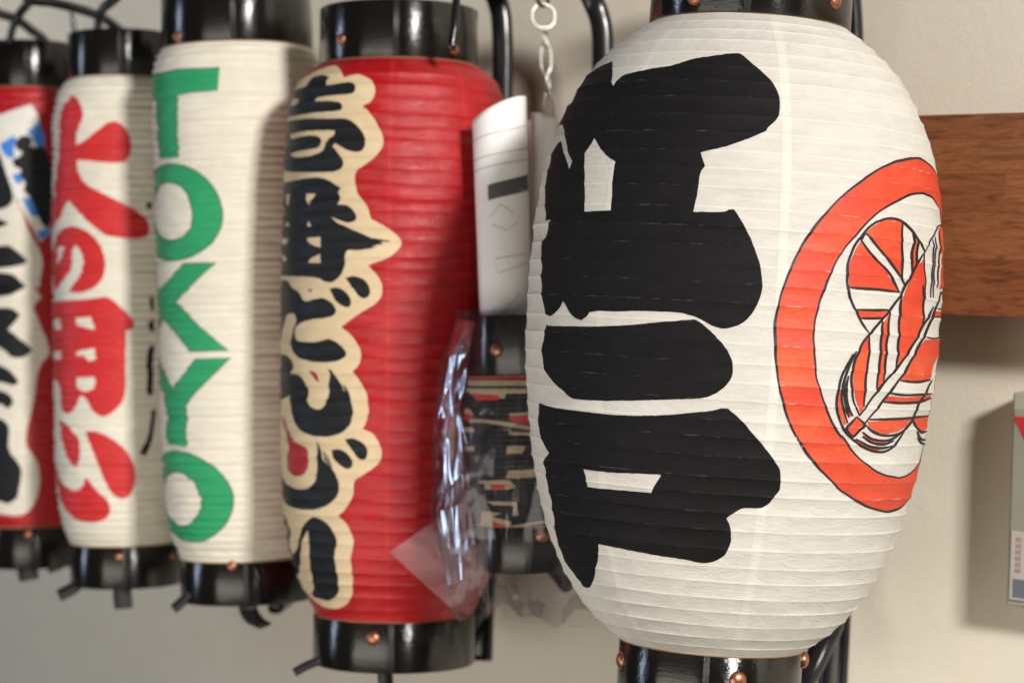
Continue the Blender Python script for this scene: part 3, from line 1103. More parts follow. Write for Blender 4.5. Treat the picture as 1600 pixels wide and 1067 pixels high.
r_, info = big.ring('top_ring', LACQ, t1, 'top', 120, 156.5)
big.rivets(info, r_, [(1085, -4), (1305, 2)], 13)
r_, info = big.ring('bottom_ring', LACQ, t1, 'bottom', 95, 143)
big.rivets(info, r_, [(1153, 1062), (971, 1031), (1256, 1030)], 13.5)
bar('spine_post', [(1344, -90, 1.93), (1344, 100, 1.93), (1336, 400, 1.93), (1322, 800, 1.93), (1304, 1040, 1.93), (1298, 1130, 1.93)], t1, BOW, 0.0135, 0.009, wt, power=4)
bar('carrying_bow', [(1150, -150, 1.80), (1240, -120, 1.84), (1310, -60, 1.885), (1330, 40, 1.895), (1328, 300, 1.895), (1318, 700, 1.895), (1306, 940, 1.885), (1283, 1010, 1.87), (1248, 1075, 1.85), (1200, 1120, 1.80)], t1, BOW, 0.0105, 0.008, wt, power=2.4)

# ============================ 2. the red lantern
red = Skin((623, 106), (616, 957), 1.98,
           [(106, 124), (118, 146), (132, 158), (155, 167), (190, 173), (260, 178), (400, 181), (550, 181), (700, 179), (800, 175), (870, 162), (905, 149), (930, 137), (950, 127), (957, 124)],
           21.5, 0.0013, 23, cols=280)
t2 = lantern_root(red, 'red paper lantern with black characters outlined in cream, white papers partly in front')
b2 = red.body('paper_body', REDP, t2)
G = lambda p: zm(400, 80, 3.81, p)
H_ = lambda p: zm(400, 340, 3.81, p)
I_ = lambda p: zm(400, 560, 3.81, p)
J_ = lambda p: zm(400, 760, 3.4767, p)
cream = G([(280, 165, -2), (350, 120), (440, 90), (480, 88), (510, 130), (520, 160), (560, 145), (620, 140), (680, 170), (712, 215), (705, 270), (680, 305), (630, 325),
           (680, 370), (720, 430), (750, 490), (762, 545), (745, 590), (700, 640), (640, 680), (600, 705), (580, 745), (590, 800), (600, 850), (640, 890), (670, 940), (685, 1005)]) + \
    H_([(700, 15), (780, 60), (840, 105), (872, 150), (850, 190), (790, 240), (720, 265), (665, 285), (720, 340), (750, 400), (750, 460), (720, 510), (650, 550), (570, 600),
        (505, 650), (570, 700), (610, 760), (628, 830), (610, 880)]) + \
    I_([(575, 75), (630, 150), (660, 220), (672, 310), (660, 370), (635, 420), (690, 440), (730, 490), (750, 560), (740, 610), (700, 650), (640, 690), (580, 725), (580, 790),
        (560, 850), (520, 905), (480, 940)]) + \
    J_([(445, 155), (490, 200), (520, 260), (532, 310), (510, 380), (520, 450), (525, 520), (520, 590), (490, 640), (440, 662), (380, 660), (310, 620), (250, 550), (190, 465, -4), (140, 370, -12), (110, 200, -16)]) + \
    [(430, 700, -18), (428, 500, -18), (428, 350, -18), (433, 220, -14), (445, 160, -8)]
red_isl = [H_([(300, 425), (335, 425), (320, 445)]), I_([(315, 70), (360, 80), (374, 142), (350, 130), (330, 95)]),
           I_([(150, 330), (175, 370), (195, 440), (230, 500), (300, 530), (312, 600), (300, 670), (270, 700), (220, 700), (185, 660), (180, 600), (195, 530), (180, 440), (155, 380)])]
red.paint('cream_outline', [[cream] + red_isl], CREAM, b2, 0.00028)
g1a = G([(185, 265), (215, 235), (290, 215), (310, 180), (340, 155), (400, 140), (432, 158), (408, 172), (415, 205), (480, 195), (560, 182), (598, 210), (585, 250), (540, 258),
         (420, 268), (360, 275), (350, 300), (420, 298), (490, 300), (515, 325), (505, 355), (440, 360), (340, 368), (230, 385), (165, 388, -5), (160, 355, -5), (180, 335), (245, 320), (250, 285), (185, 292)])
g1b = G([(145, 440, -8), (200, 415), (300, 403), (440, 402), (540, 400), (600, 440), (640, 500), (655, 550), (635, 595), (590, 602), (540, 590), (500, 565), (470, 548), (455, 570), (480, 595), (505, 630),
         (518, 670), (500, 705), (450, 718), (330, 722), (185, 720), (155, 700, -6), (145, 600, -8)])
g1h = G([(195, 500), (270, 478), (400, 470), (465, 475), (460, 500), (425, 520), (415, 550), (400, 590), (370, 610), (300, 630), (210, 632), (200, 610), (240, 595), (330, 585), (375, 575),
         (390, 545), (370, 510), (330, 500), (260, 510), (205, 525)])
g2 = G([(135, 790, -8), (200, 775), (300, 755), (380, 750), (450, 780), (500, 815), (480, 840), (505, 880), (480, 912), (540, 915), (580, 950), (600, 985), (585, 1015), (545, 1022), (500, 1010), (440, 985), (480, 1025)]) + \
    H_([(530, 50), (600, 85), (700, 130), (755, 150), (680, 180), (620, 198), (540, 192), (530, 220), (525, 300), (500, 350), (450, 388), (410, 385), (370, 360), (280, 350), (140, 345, -8), (130, 200, -10), (130, 0, -10)])
g2h = [G([(165, 855), (195, 850), (195, 915), (180, 915)]), G([(295, 850), (350, 850), (310, 915), (295, 880)]), G([(298, 1040), (325, 1045), (305, 1010)]), G([(165, 1040), (195, 1040), (180, 1015)]),
       H_([(150, 120), (185, 130), (175, 165), (150, 160)]), H_([(300, 120), (382, 115), (382, 178), (350, 170), (300, 140)]), H_([(380, 215), (382, 268), (305, 268), (320, 245)]), H_([(150, 215), (185, 245), (170, 265), (150, 245)])]
g2b = [H_([(690, 120), (800, 140), (780, 147), (690, 135)]), H_([(690, 150), (770, 160), (690, 166)]), H_([(650, 178), (730, 176), (650, 190)])]
g3 = H_([(145, 370, -6), (180, 370), (210, 420), (250, 440), (275, 490), (300, 500), (350, 485), (395, 475), (450, 505), (480, 550), (465, 585), (400, 600), (330, 605), (260, 625), (230, 660), (225, 700),
         (240, 735), (330, 742), (380, 735), (430, 717), (480, 740), (530, 790), (535, 820), (500, 850), (430, 862), (340, 860), (260, 840), (215, 800), (202, 740), (215, 680), (240, 610), (230, 570),
         (180, 570), (160, 640), (140, 740), (125, 760, -4), (125, 600, -6), (130, 450, -6)])
dots = [H_([(435, 425), (480, 412), (530, 440), (560, 480), (568, 515), (545, 538), (500, 520), (460, 480)]), H_([(530, 360), (580, 345), (640, 365), (675, 410), (680, 455), (650, 485), (610, 470), (575, 420)]),
        I_([(445, 545), (490, 535), (540, 560), (575, 610), (565, 650), (530, 658), (490, 630), (455, 590)]), I_([(530, 480), (580, 472), (640, 500), (665, 550), (655, 595), (625, 605), (590, 580), (560, 530)])]
g4 = I_([(140, -20, -4), (175, -25), (205, 0), (220, 50), (205, 90), (250, 95), (290, 140), (310, 190), (300, 250), (320, 290), (370, 305), (410, 280), (430, 210), (430, 140), (445, 90), (500, 170), (560, 230), (580, 310), (565, 390),
         (520, 440), (450, 465), (350, 465), (280, 440), (230, 390), (210, 320), (200, 220), (150, 250), (120, 310, -5), (120, 100, -8)])
g4b = [I_([(425, 60), (450, 70), (490, 130), (520, 175), (505, 185), (470, 130)]), I_([(520, 150), (545, 190), (560, 240), (545, 245), (525, 200)])]
g5 = I_([(365, 490), (385, 560), (400, 610), (440, 640), (480, 700), (495, 760), (480, 820), (430, 870), (350, 900), (270, 900), (190, 880), (140, 830), (125, 760, -6), (118, 500, -8), (140, 640), (150, 700), (180, 750), (240, 780), (300, 775), (345, 745), (362, 680), (358, 580)])
g5b = [I_([(390, 540), (410, 570), (430, 630), (415, 620)]), I_([(415, 560), (430, 590), (450, 650), (435, 640)])]
g6 = J_([(240, 240), (270, 190), (310, 162), (350, 175), (400, 215), (430, 270), (442, 320), (425, 335), (425, 400), (440, 480), (450, 560), (430, 600), (390, 620), (330, 605), (300, 590), (310, 540),
         (300, 480), (290, 400), (285, 300), (278, 235), (255, 270), (240, 340), (235, 460), (225, 480), (190, 440), (150, 380), (130, 300, -6), (122, 200, -8), (140, 130), (160, 170), (185, 250), (180, 330), (200, 370), (225, 330)])
for sh in ([[g1a], [g1b, g1h]], [[g2] + g2h, [g2b[0]], [g2b[1]], [g2b[2]]], [[g3], [dots[0]], [dots[1]]], [[g4], [g4b[0]], [g4b[1]]], [[g5], [dots[2]], [dots[3]], [g5b[0]], [g5b[1]]], [[g6]]):
    red.paint('painted_character', sh, INK2, b2, 0.00042)
for uu in (-0.07, 0.62, 1.3, 2.2, -2.2):
    red.seam(uu, 5 * 1.98 / F, 0.003, red.H - 0.003, b2, REDS, seed=int(uu * 10) + 70)
r_, info = red.ring('top_ring', LACQ, t2, 'top', 88, 123)
red.rivets(info, r_, [(533, 62), (710, 78)], 9)
r_, info = red.ring('bottom_ring', LACQ, t2, 'bottom', 76, 126)
red.rivets(info, r_, [(583, 997)], 11)
bar('carrying_bow', [(640, -95, 2.0), (700, -80, 2.04), (750, -45, 2.06), (778, 5, 2.07), (785, 60, 2.07), (785, 150, 2.07), (782, 400, 2.07), (772, 700, 2.07), (757, 930, 2.07), (753, 1030, 2.07)],
    t2, BOW, 0.0102, 0.008, (1, 0, 0), power=3)
bar('bow_brace', [(762, 930, 2.06), (738, 975, 2.05), (700, 1020, 2.02)], t2, BOW, 0.006, 0.006)
bar('bow_hook', [(715, -60, 1.90), (712, 20, 1.875), (706, 78, 1.868)], t2, BOW, 0.0035, 0.0035)
bar('ring_tab', [(500, 1031, 1.93), (478, 1040, 1.93), (460, 1050, 1.93)], t2, STRAP, 0.004, 0.002, n=8)
bar('ring_tab', [(602, 1030, 1.96), (602, 1060, 1.96), (606, 1080, 1.96)], t2, STRAP, 0.007, 0.002, (1, 0, 0), n=8)

# ============================ 3. the TOKYO lantern
tok = Skin((369, 80), (387, 868), 2.10,
           [(80, 117), (88, 124), (100, 129), (125, 131), (200, 132), (400, 132), (600, 131), (720, 130), (790, 126), (830, 119), (852, 111), (868, 105)],
           12.0, 0.0016, 31, cols=220, per=6)
t3 = lantern_root(tok, 'white paper lantern with green capital letters running down it')
b3 = tok.body('paper_body', WASHI2, t3)
K = lambda p: zm(220, 60, 2.6667, p)
L_ = lambda p: zm(220, 440, 1.976, p)
letT = K([(35, 165, -14), (60, 150), (150, 130), (327, 122), (318, 216), (200, 225), (148, 238), (148, 300), (152, 496), (75, 500), (68, 400), (62, 258), (36, 268, -14)])
letO = K([(60, 540), (110, 523), (180, 530), (250, 565), (310, 630), (343, 720), (335, 790), (290, 860), (220, 905), (150, 925), (90, 925), (60, 905, -4), (45, 850, -10), (42, 720, -14), (45, 600, -10)])
letOh = K([(100, 600), (150, 605), (190, 640), (215, 710), (212, 780), (180, 825), (130, 845), (90, 835), (62, 800), (50, 720), (58, 650), (75, 615)])
letK = [(243, 412), (244, 455), (262, 440), (286, 412), (338, 411), (312, 432), (274, 472), (310, 510), (357, 548), (296, 548), (270, 515), (254, 499), (246, 515), (245, 549), (236, 549, -16), (236, 412, -16)]
letY = L_([(165, 240), (278, 235), (200, 310), (160, 350), (140, 380), (138, 510), (80, 500), (80, 385), (55, 310, -3), (42, 238, -10), (52, 238), (75, 290), (98, 332)])
letO2 = L_([(65, 532), (100, 522), (150, 530), (210, 560), (255, 600), (285, 650), (285, 700), (265, 745), (230, 780), (190, 802), (140, 800), (100, 780), (72, 740, -4), (60, 680, -10), (58, 600, -8)])
letO2h = L_([(100, 585), (130, 592), (165, 620), (188, 670), (180, 715), (150, 750), (120, 755), (90, 735), (72, 700), (66, 640), (78, 600)])
for nm, sh, sm in (('letter_t', [letT], 0), ('letter_o', [letO, letOh], 2), ('letter_k', [letK], 0), ('letter_y', [letY], 0), ('letter_o', [letO2, letO2h], 2)):
    tok.paint(nm, [sh], GREEN, b3, 0.00028, smooth=sm, jit=0.3)
    edges = [[stroke([(p[0], p[1]) for p in [*r, r[0]]], 1.7, False, bool(sm))] for r in ([chaikin(q, 1) for q in sh] if sm else sh)]
    tok.paint('letter_edge', edges, GREENE, b3, 0.0004, smooth=0, jit=0.1)
r_, info = tok.ring('top_ring', LACQ, t3, 'top', 86, 115)
tok.rivets(info, r_, [(277, 58)], 9)
r_, info = tok.ring('bottom_ring', LACQ, t3, 'bottom', 66, 105)
tok.rivets(info, r_, [(362, 884)], 8)
bar('ring_tab', [(385, 930, 2.04), (388, 952, 2.04), (398, 968, 2.03), (414, 977, 2.02)], t3, STRAP, 0.0085, 0.0018, (1, 0, 0), n=8)
bar('ring_tab', [(296, 925, 2.06), (286, 938, 2.06), (271, 951, 2.06)], t3, STRAP, 0.005, 0.002, n=8)
bar('carrying_bow', [(330, -120, 2.12), (440, -90, 2.2), (470, -20, 2.24), (478, 200, 2.25), (478, 700, 2.25), (470, 860, 2.24), (455, 925, 2.2), (430, 948, 2.14)], t3, BOW, 0.008, 0.007, wt)

# ============================ 4. the white lantern with red characters
hi = Skin((190, 128), (197, 846), 2.22,
          [(128, 84), (136, 94), (150, 101), (180, 106), (300, 109), (500, 110), (700, 109), (760, 107), (800, 102), (825, 95), (846, 86)],
          12.0, 0.0015, 41, cols=200, per=6)
t4 = lantern_root(hi, 'white paper lantern with four red painted characters')
b4 = hi.body('paper_body', WASHI2, t4)
M_ = lambda p: zm(0, 120, 3.1385, p)
N_ = lambda p: zm(0, 440, 2.5425, p)
hiC = [M_([(295, 160), (320, 115), (350, 88), (375, 110), (400, 150), (408, 210), (385, 245), (372, 280), (370, 335), (420, 310), (480, 260), (530, 222), (570, 218), (610, 245), (640, 300), (645, 360),
           (625, 410), (590, 422), (500, 420), (430, 412), (375, 408), (375, 450), (390, 500), (440, 545), (540, 590), (620, 630), (690, 670), (735, 720), (728, 780), (690, 795), (600, 790), (520, 780),
           (470, 745), (400, 680), (340, 610), (322, 620), (300, 680), (265, 740, -5), (250, 700, -8), (262, 600, -4), (285, 400), (290, 250)])]
no = M_([(275, 770), (310, 740), (360, 730), (430, 760), (490, 820), (518, 900), (510, 980), (470, 1030), (400, 1060), (340, 1055), (350, 1030), (390, 980), (410, 900), (395, 850), (365, 825), (350, 850),
         (350, 930), (310, 1000), (270, 1050, -4), (258, 900, -8)])
noh = M_([(280, 830), (310, 835), (300, 880), (275, 930)])
yo = N_([(205, 80, -8), (380, 68), (425, 58), (480, 100), (535, 160), (525, 190), (500, 195), (498, 350), (500, 460), (450, 520), (410, 540), (370, 520), (340, 460), (320, 452), (300, 500), (265, 528),
         (240, 510), (240, 400), (210, 390, -8)])
yoh = [N_([(300, 145), (360, 140), (375, 190), (345, 185), (300, 175)]), N_([(305, 275), (375, 265), (378, 310), (350, 318), (330, 295), (300, 295)]), N_([(300, 380), (375, 378), (380, 420), (340, 440), (305, 425)]),
       N_([(208, 148), (235, 145), (238, 190), (210, 190)]), N_([(208, 278), (240, 275), (235, 310), (210, 308)])]
kk = [N_([(235, 550), (255, 560), (290, 600), (315, 620), (318, 700), (300, 740), (270, 710), (245, 640)]),
      N_([(340, 595), (380, 592), (440, 620), (500, 665), (535, 730), (540, 790), (520, 850), (480, 865), (440, 840), (410, 780), (380, 700), (350, 630)]),
      N_([(222, 730, -4), (240, 800), (290, 835), (325, 820), (340, 775), (380, 830), (430, 870), (440, 910), (420, 945), (370, 957), (300, 950), (255, 900), (232, 850)])]
for sh in ([hiC], [[no, noh]], [[yo] + yoh], [[kk[0]], [kk[1]], [kk[2]]]):
    hi.paint('painted_character', sh, REDC, b4, 0.0003)
blk = [N_([(585, 260), (612, 250), (607, 450), (585, 450)]), N_([(605, 505), (620, 510), (605, 640), (575, 695), (555, 680), (590, 620)]), N_([(590, 160), (612, 150), (612, 200), (592, 195)]),
       M_([(718, 620), (745, 615), (745, 650), (720, 645)]), N_([(595, 60), (612, 60), (612, 120), (598, 110)])]
hi.paint('painted_mark', [[k] for k in blk], INK2, b4, 0.0003, apart=True)
r_, info = hi.ring('top_ring', LACQ, t4, 'top', 72, 82)
r_, info = hi.ring('bottom_ring', LACQ, t4, 'bottom', 65, 86)
hi.rivets(info, r_, [(186, 870), (270, 868)], 6)
bar('ring_tab', [(191, 895, 2.18), (191, 925, 2.18), (193, 950, 2.18)], t4, STRAP, 0.0095, 0.0018, (1, 0, 0), n=8)
bar('ring_tab', [(128, 905, 2.19), (115, 918, 2.19), (92, 930, 2.19)], t4, STRAP, 0.0065, 0.002, n=8)
bar('carrying_bow', [(8, -60, 2.1), (40, -5, 2.13), (80, 4, 2.17), (114, 12, 2.2), (146, 22, 2.24), (172, 36, 2.28), (215, 75, 2.33), (262, 150, 2.36), (275, 500, 2.37), (268, 830, 2.33), (240, 900, 2.27)], t4, BOW, 0.0052, 0.004, power=2)
bar('bow_hook', [(200, -25, 2.15), (178, 0, 2.15), (161, 14, 2.16), (154, 32, 2.17), (151, 70, 2.18)], t4, BOW, 0.0052, 0.004)
bar('hook_wire', [(109, 8, 2.2), (114, 30, 2.2), (117, 70, 2.2)], t4, BOW, 0.0026, 0.0026, n=8)

# ============================ 5. the red lantern at the frame's edge
ld = Skin((44, 144), (50, 818), 2.33,
          [(144, 76), (152, 82), (170, 86), (300, 88), (500, 88), (700, 87), (770, 85), (800, 80), (818, 74)],
          12.5, 0.0009, 51, cols=200, per=6)
t5 = lantern_root(ld, 'red paper lantern at the left edge with a blue and white slip stuck on it')
b5 = ld.body('paper_body', REDP, t5)
crm = M_([(-60, 270), (0, 300), (60, 560), (75, 600), (110, 660), (130, 740), (180, 820), (215, 900), (200, 980), (190, 1040)]) + \
    N_([(130, 20), (165, 60), (130, 100), (150, 150), (190, 240), (200, 290), (150, 340), (140, 450), (110, 570), (100, 650), (150, 710), (160, 780), (150, 860), (110, 920), (60, 932), (0, 920), (-70, 925, -4)]) + [(-38, 600, -20), (-38, 300, -20)]
ld.paint('cream_outline', [[crm]], WASHI2, b5, 0.0003)
bl = [M_([(-30, 330), (0, 380), (70, 590), (50, 630), (0, 655), (-60, 640)]), M_([(-50, 690), (0, 700), (45, 720), (0, 740), (-50, 735)]), M_([(-60, 830), (0, 830), (50, 825), (135, 900), (120, 920), (0, 940), (-60, 940)]),
      M_([(-70, 960), (60, 960), (125, 1030), (60, 1067), (-60, 1060)]), N_([(-70, 10), (90, 5), (60, 50), (0, 60), (-70, 60)]), N_([(-60, 110), (40, 100), (80, 130), (60, 160), (30, 190), (70, 220), (130, 270), (100, 300), (50, 305), (0, 260), (-60, 230)]),
      N_([(-50, 320), (0, 330), (50, 360), (75, 400), (50, 415), (0, 395), (-60, 400)]), N_([(-60, 430), (0, 430), (40, 450), (55, 480), (30, 505), (0, 480), (-60, 490)]),
      N_([(-70, 540), (0, 540), (40, 570), (30, 670), (90, 740), (80, 800), (70, 860), (30, 885), (0, 870), (-70, 870)])]
ld.paint('painted_stroke', [[k] for k in bl], INK2, b5, 0.00042, apart=True)
slip = M_([(-70, 200), (0, 185), (155, 135), (190, 200), (245, 480), (245, 770), (195, 810), (60, 560), (0, 380), (-60, 330)])
so = ld.paint('paper_slip', [[slip]], LABEL, b5, 0.0012, smooth=0)
so['label'] = 'white slip with black figure on blue flowers'
ld.paint('slip_blue_print', [[M_(p)] for p in ([(2, 330), (70, 290), (85, 320), (66, 350), (70, 395), (40, 400), (15, 375)], [(130, 270), (190, 228), (222, 300), (215, 350), (180, 345), (160, 300)], [(60, 485), (105, 470), (112, 520), (80, 525)], [(108, 600), (165, 590), (195, 650), (188, 690), (150, 680)],
                                             [(180, 760), (240, 740), (240, 780), (195, 800)])], BLUE, b5, 0.0014, apart=True)
ld.paint('slip_black_print', [[M_(p)] for p in ([(78, 315), (105, 292), (140, 288), (160, 312), (145, 342), (180, 352), (205, 335), (228, 370), (250, 430), (255, 700), (232, 750), (196, 712), (172, 640), (150, 590), (112, 560), (128, 520), (98, 490), (104, 455), (70, 440), (62, 405), (92, 398), (112, 372), (78, 352)],)],
         INK2, b5, 0.00145)
r_, info = ld.ring('top_ring', LACQ, t5, 'top', 72, 75)
r_, info = ld.ring('bottom_ring', LACQ, t5, 'bottom', 64, 74)
ld.rivets(info, r_, [(44, 835)], 6)
bar('ring_tab', [(42, 870, 2.3), (43, 890, 2.3), (46, 906, 2.3)], t5, STRAP, 0.011, 0.0018, (1, 0, 0), n=8)
bar('ring_tab', [(84, 868, 2.3), (85, 884, 2.3), (88, 892, 2.3)], t5, STRAP, 0.008, 0.0018, (1, 0, 0), n=8)
bar('carrying_bow', [(-60, 5, 2.24), (-20, 12, 2.27), (0, 22, 2.3), (26, 31, 2.33), (48, 47, 2.36), (75, 72, 2.4), (112, 150, 2.44), (122, 500, 2.45), (115, 800, 2.42), (95, 880, 2.37)], t5, BOW, 0.0052, 0.004)
bar('bow_hook', [(68, -20, 2.26), (48, 2, 2.26), (28, 26, 2.27), (17, 55, 2.28), (14, 90, 2.29)], t5, BOW, 0.0052, 0.004)

# ============================ 6. the small lantern in the bag
sm = Skin((822, 586), (828, 815), 1.88,
          [(586, 90), (592, 95), (605, 98), (700, 99), (790, 98), (806, 94), (815, 88)],
          8.0, 0.0006, 61, cols=160, per=5)
t6 = empty('paper_lantern', sm.Pb)
tag(t6, 'small dark patterned lantern wrapped in a clear plastic bag', 'lantern', GRP)
b6 = sm.body('paper_body', INK2, t6)
Pp = lambda p: zm(690, 480, 3.5545, p)
Q = lambda p: zm(590, 700, 3.5568, p)
crs = [Pp(p) for p in ([(140, 402), (490, 408), (560, 410), (560, 436), (150, 438)], [(130, 450), (560, 452), (560, 478), (360, 478), (350, 505), (180, 500)], [(90, 565), (150, 562), (175, 592), (90, 590)],
                       [(150, 618), (250, 624), (400, 640), (420, 650), (560, 670), (560, 692), (400, 668), (250, 642), (150, 640)], [(370, 590), (560, 575), (560, 597), (380, 607)],
                       [(100, 660), (180, 670), (180, 695), (100, 685)], [(375, 690), (560, 697), (560, 714), (375, 708)], [(120, 772), (180, 770), (180, 800), (130, 797)],
                       [(365, 770), (470, 770), (450, 812), (358, 814)], [(370, 908), (560, 893), (560, 940), (385, 950), (355, 947)], [(205, 962), (380, 958), (400, 985), (412, 1000), (360, 1012), (240, 1012), (235, 980), (205, 975)])] + \
    [Q(p) for p in ([(605, 295), (770, 298), (782, 372), (750, 376), (755, 320), (640, 315)], [(580, 350), (690, 360), (640, 380), (742, 410), (740, 432), (570, 432)], [(555, 424), (740, 430), (960, 395), (960, 412), (740, 444), (555, 438)])]
sm.paint('cream_pattern', [[c] for c in crs], BROWNC, b6, 0.0003, smooth=0, apart=True)
rds = [Pp(p) for p in ([(70, 368), (560, 385), (560, 408), (100, 400)], [(150, 478), (320, 490), (310, 517), (200, 517)], [(75, 592), (170, 592), (165, 622), (85, 642)],
                       [(385, 605), (560, 597), (560, 655), (420, 642), (370, 620)], [(275, 985), (355, 985), (350, 1010), (275, 1010)])] + [Q([(635, 405), (720, 430), (640, 437)])]
sm.paint('red_pattern', [[c] for c in rds], REDC, b6, 0.00042, smooth=0, apart=True)
r_, info = sm.ring('top_ring', LACQ, t6, 'top', 94, 88)
sm.rivets(info, r_, [(776, 547)], 11)
r_, info = sm.ring('bottom_ring', LACQ, t6, 'bottom', 72, 86)
sm.rivets(info, r_, [(847, 837)], 11)
bar('carrying_bow', [(838, -70, 1.97), (868, -62, 1.98), (905, -35, 1.99), (928, 5, 2.0), (940, 45, 2.0), (942, 110, 2.0), (944, 300, 2.0), (946, 700, 2.0), (938, 850, 1.99), (915, 900, 1.97), (886, 905, 1.93)],
    t6, BOW, 0.0102, 0.008, (1, 0, 0), power=3)
bar('bow_foot', [(856, 872, 1.85), (872, 890, 1.86), (890, 912, 1.87)], t6, BOW, 0.010, 0.007)


# ------------------------------------------------------------------ paper roll standing in the small lantern's top hoop
class Roll:
    """a rolled sheet; same (u, v) interface as the skins, on an open arc"""

    def __init__(s, top, bot, Z, rad_px, cols):
        s.Z = Z
        s.Pt, s.Pb = at(*top, Z), at(*bot, Z)
        s.H = np.linalg.norm(s.Pt - s.Pb)
        s.a = (s.Pt - s.Pb) / s.H
        c = CAMN - (s.Pt + s.Pb) / 2
        c -= s.a * c.dot(s.a)
        s.e2 = c / np.linalg.norm(c)
        s.e1 = np.cross(s.a, s.e2)
        s.med = rad_px * Z / F

    def P(s, u, v, off=0.0):
        # the sheet spirals inwards on one side and flares slightly to the top
        r = s.med * (1 - 0.035 * (u + 1.6)) * (1 + 0.05 * v / s.H) + off
        return s.Pb + s.a * v + s.e1 * (math.sin(u) * r) + s.e2 * (math.cos(u) * r * 0.9)


def roll_mesh(name, rl, u0, u1, top_cut, mat, parent=None, th=0.0003):
    nu, nv = 72, 40
    Vv, uv, Fc = [], [], []
    for side in (0, 1):
        for j in range(nv + 1):
            for i in range(nu + 1):
                u = u0 + (u1 - u0) * i / nu
                v = (rl.H + top_cut(u)) * j / nv
                wv = 0.0004 * math.sin(5 * u + 20 * v) * (j / nv)
                Vv.append(rl.P(u, v, wv - (th if side else 0)))
                uv.append((u * rl.med, v, 0))
    W = nu + 1
    S = W * (nv + 1)
    for j in range(nv):
        for i in range(nu):
            a = j * W + i
            Fc.append((a, a + 1, a + W + 1, a + W))
            Fc.append((S + a, S + a + W, S + a + W + 1, S + a + 1))
    for i in range(nu):
        a = nv * W + i
        Fc.append((a, a + 1, S + a + 1, S + a))
    for j in range(nv):
        for a in (j * W, j * W + nu):
            Fc.append((a, a + W, S + a + W, S + a))
    me = mesh(Vv, Fc)
    put_attr(me, 'suv', 'POINT', uv, 'FLOAT_VECTOR')
    return link(name, me, mat, parent)


rl = Roll((783, 172), (794, 545), 1.875, 43, 60)
ro = empty('paper_roll', rl.Pb)
tag(ro, 'rolled white sheet with a grey printed block standing behind the bagged lantern', 'paper')
k_ = 1.875 / F
rsh = roll_mesh('rolled_sheet', rl, -4.3, 1.48, lambda u: (19 - 34 * ((1 - math.sin(max(-1.57, min(1.5, u)))) / 2) ** 1.7) * k_, SHEET, ro)


def roll_print(name, polys, mat, parent, off=0.0003):
    """flat print wrapped on the roll: each polygon a strip grid between its left and right sides"""
    V, Fc, uv = [], [], []
    for (u0, u1, vA0, vA1, vB0, vB1) in polys:      # at u0: v from vA0 to vA1; at u1: vB0 to vB1
        n = 24
        b = len(V)
        for i in range(n + 1):
            t = i / n
            u = u0 + (u1 - u0) * t
            lo, hi_ = vA0 + (vB0 - vA0) * t, vA1 + (vB1 - vA1) * t
            for v in (lo, hi_):
                wv = 0.0004 * math.sin(5 * u + 20 * v) * (v / (rl.H + 1e-6))
                V.append(rl.P(u, v, wv + off)); uv.append((u * rl.med, v, 0))
        for i in range(n):
            a = b + 2 * i
            Fc.append((a, a + 2, a + 3, a + 1))
    me = mesh(V, Fc)
    put_attr(me, 'suv', 'POINT', uv, 'FLOAT_VECTOR')
    return link(name, me, mat, parent)


def vy(y): return (545 - y) * k_


roll_print('grey_block', [(math.asin(-24 / 43), math.asin(min(1, 41 / 43.5)), vy(315), vy(291), vy(299), vy(274))], GREYP, rsh)
lines = []
for (ya, yb) in ((221, 198), (252, 233), (269, 250)):
    lines.append((-1.45, 1.3, vy(ya + 0.8), vy(ya - 0.8), vy(yb + 0.8), vy(yb - 0.8)))
for (x0, y0, x1, y1) in ((-2, 385, 12, 438), (-16, 405, 36, 398), (-12, 427, 36, 412), (-18, 407, -12, 427), (-22, 340, -5, 322), (-5, 322, 15, 335), (-20, 352, 5, 362), (8, 360, 22, 350), (0, 480, 22, 460), (12, 455, 20, 490), (26, 298, 40, 303)):
    ua, ub = math.asin(x0 / 43), math.asin(min(0.99, x1 / 43))
    if abs(ua - ub) < 0.06: ub = ua + 0.06
    lines.append((ua, ub, vy(y0 + 0.7), vy(y0 - 0.7), vy(y1 + 0.7), vy(y1 - 0.7)))
roll_print('pencil_sketch', lines, PENCIL, rsh)

rl2 = Roll((852, 180), (854, 545), 1.90, 22, 40)
rs2 = roll_mesh('rolled_sheet', rl2, -2.2, 1.5, lambda u: -4 * math.sin(u) * k_, SHEET, None)
tag(rs2, 'narrow curled white sheet between the paper roll and the large white lantern', 'paper')

# ------------------------------------------------------------------ chain
ch = empty('hanging_chain', at(850, -60, 2.02))
tag(ch, 'silver link chain with a round ring hanging in front of the bare wall', 'chain')


def link_loop(name, c, ax_long, ax_wide, hl, hw, r, mat):
    P = []
    for q in range(28):
        an = 2 * math.pi * q / 28
        l = math.copysign(abs(math.sin(an)) ** 0.8, math.sin(an)) * hl
        P.append(c + ax_long * l + ax_wide * math.cos(an) * hw)
    V, Fc = tube(P, r, r, np.cross(ax_long, ax_wide), 10, closed=True)
    return link(name, mesh(V, Fc), mat, ch)


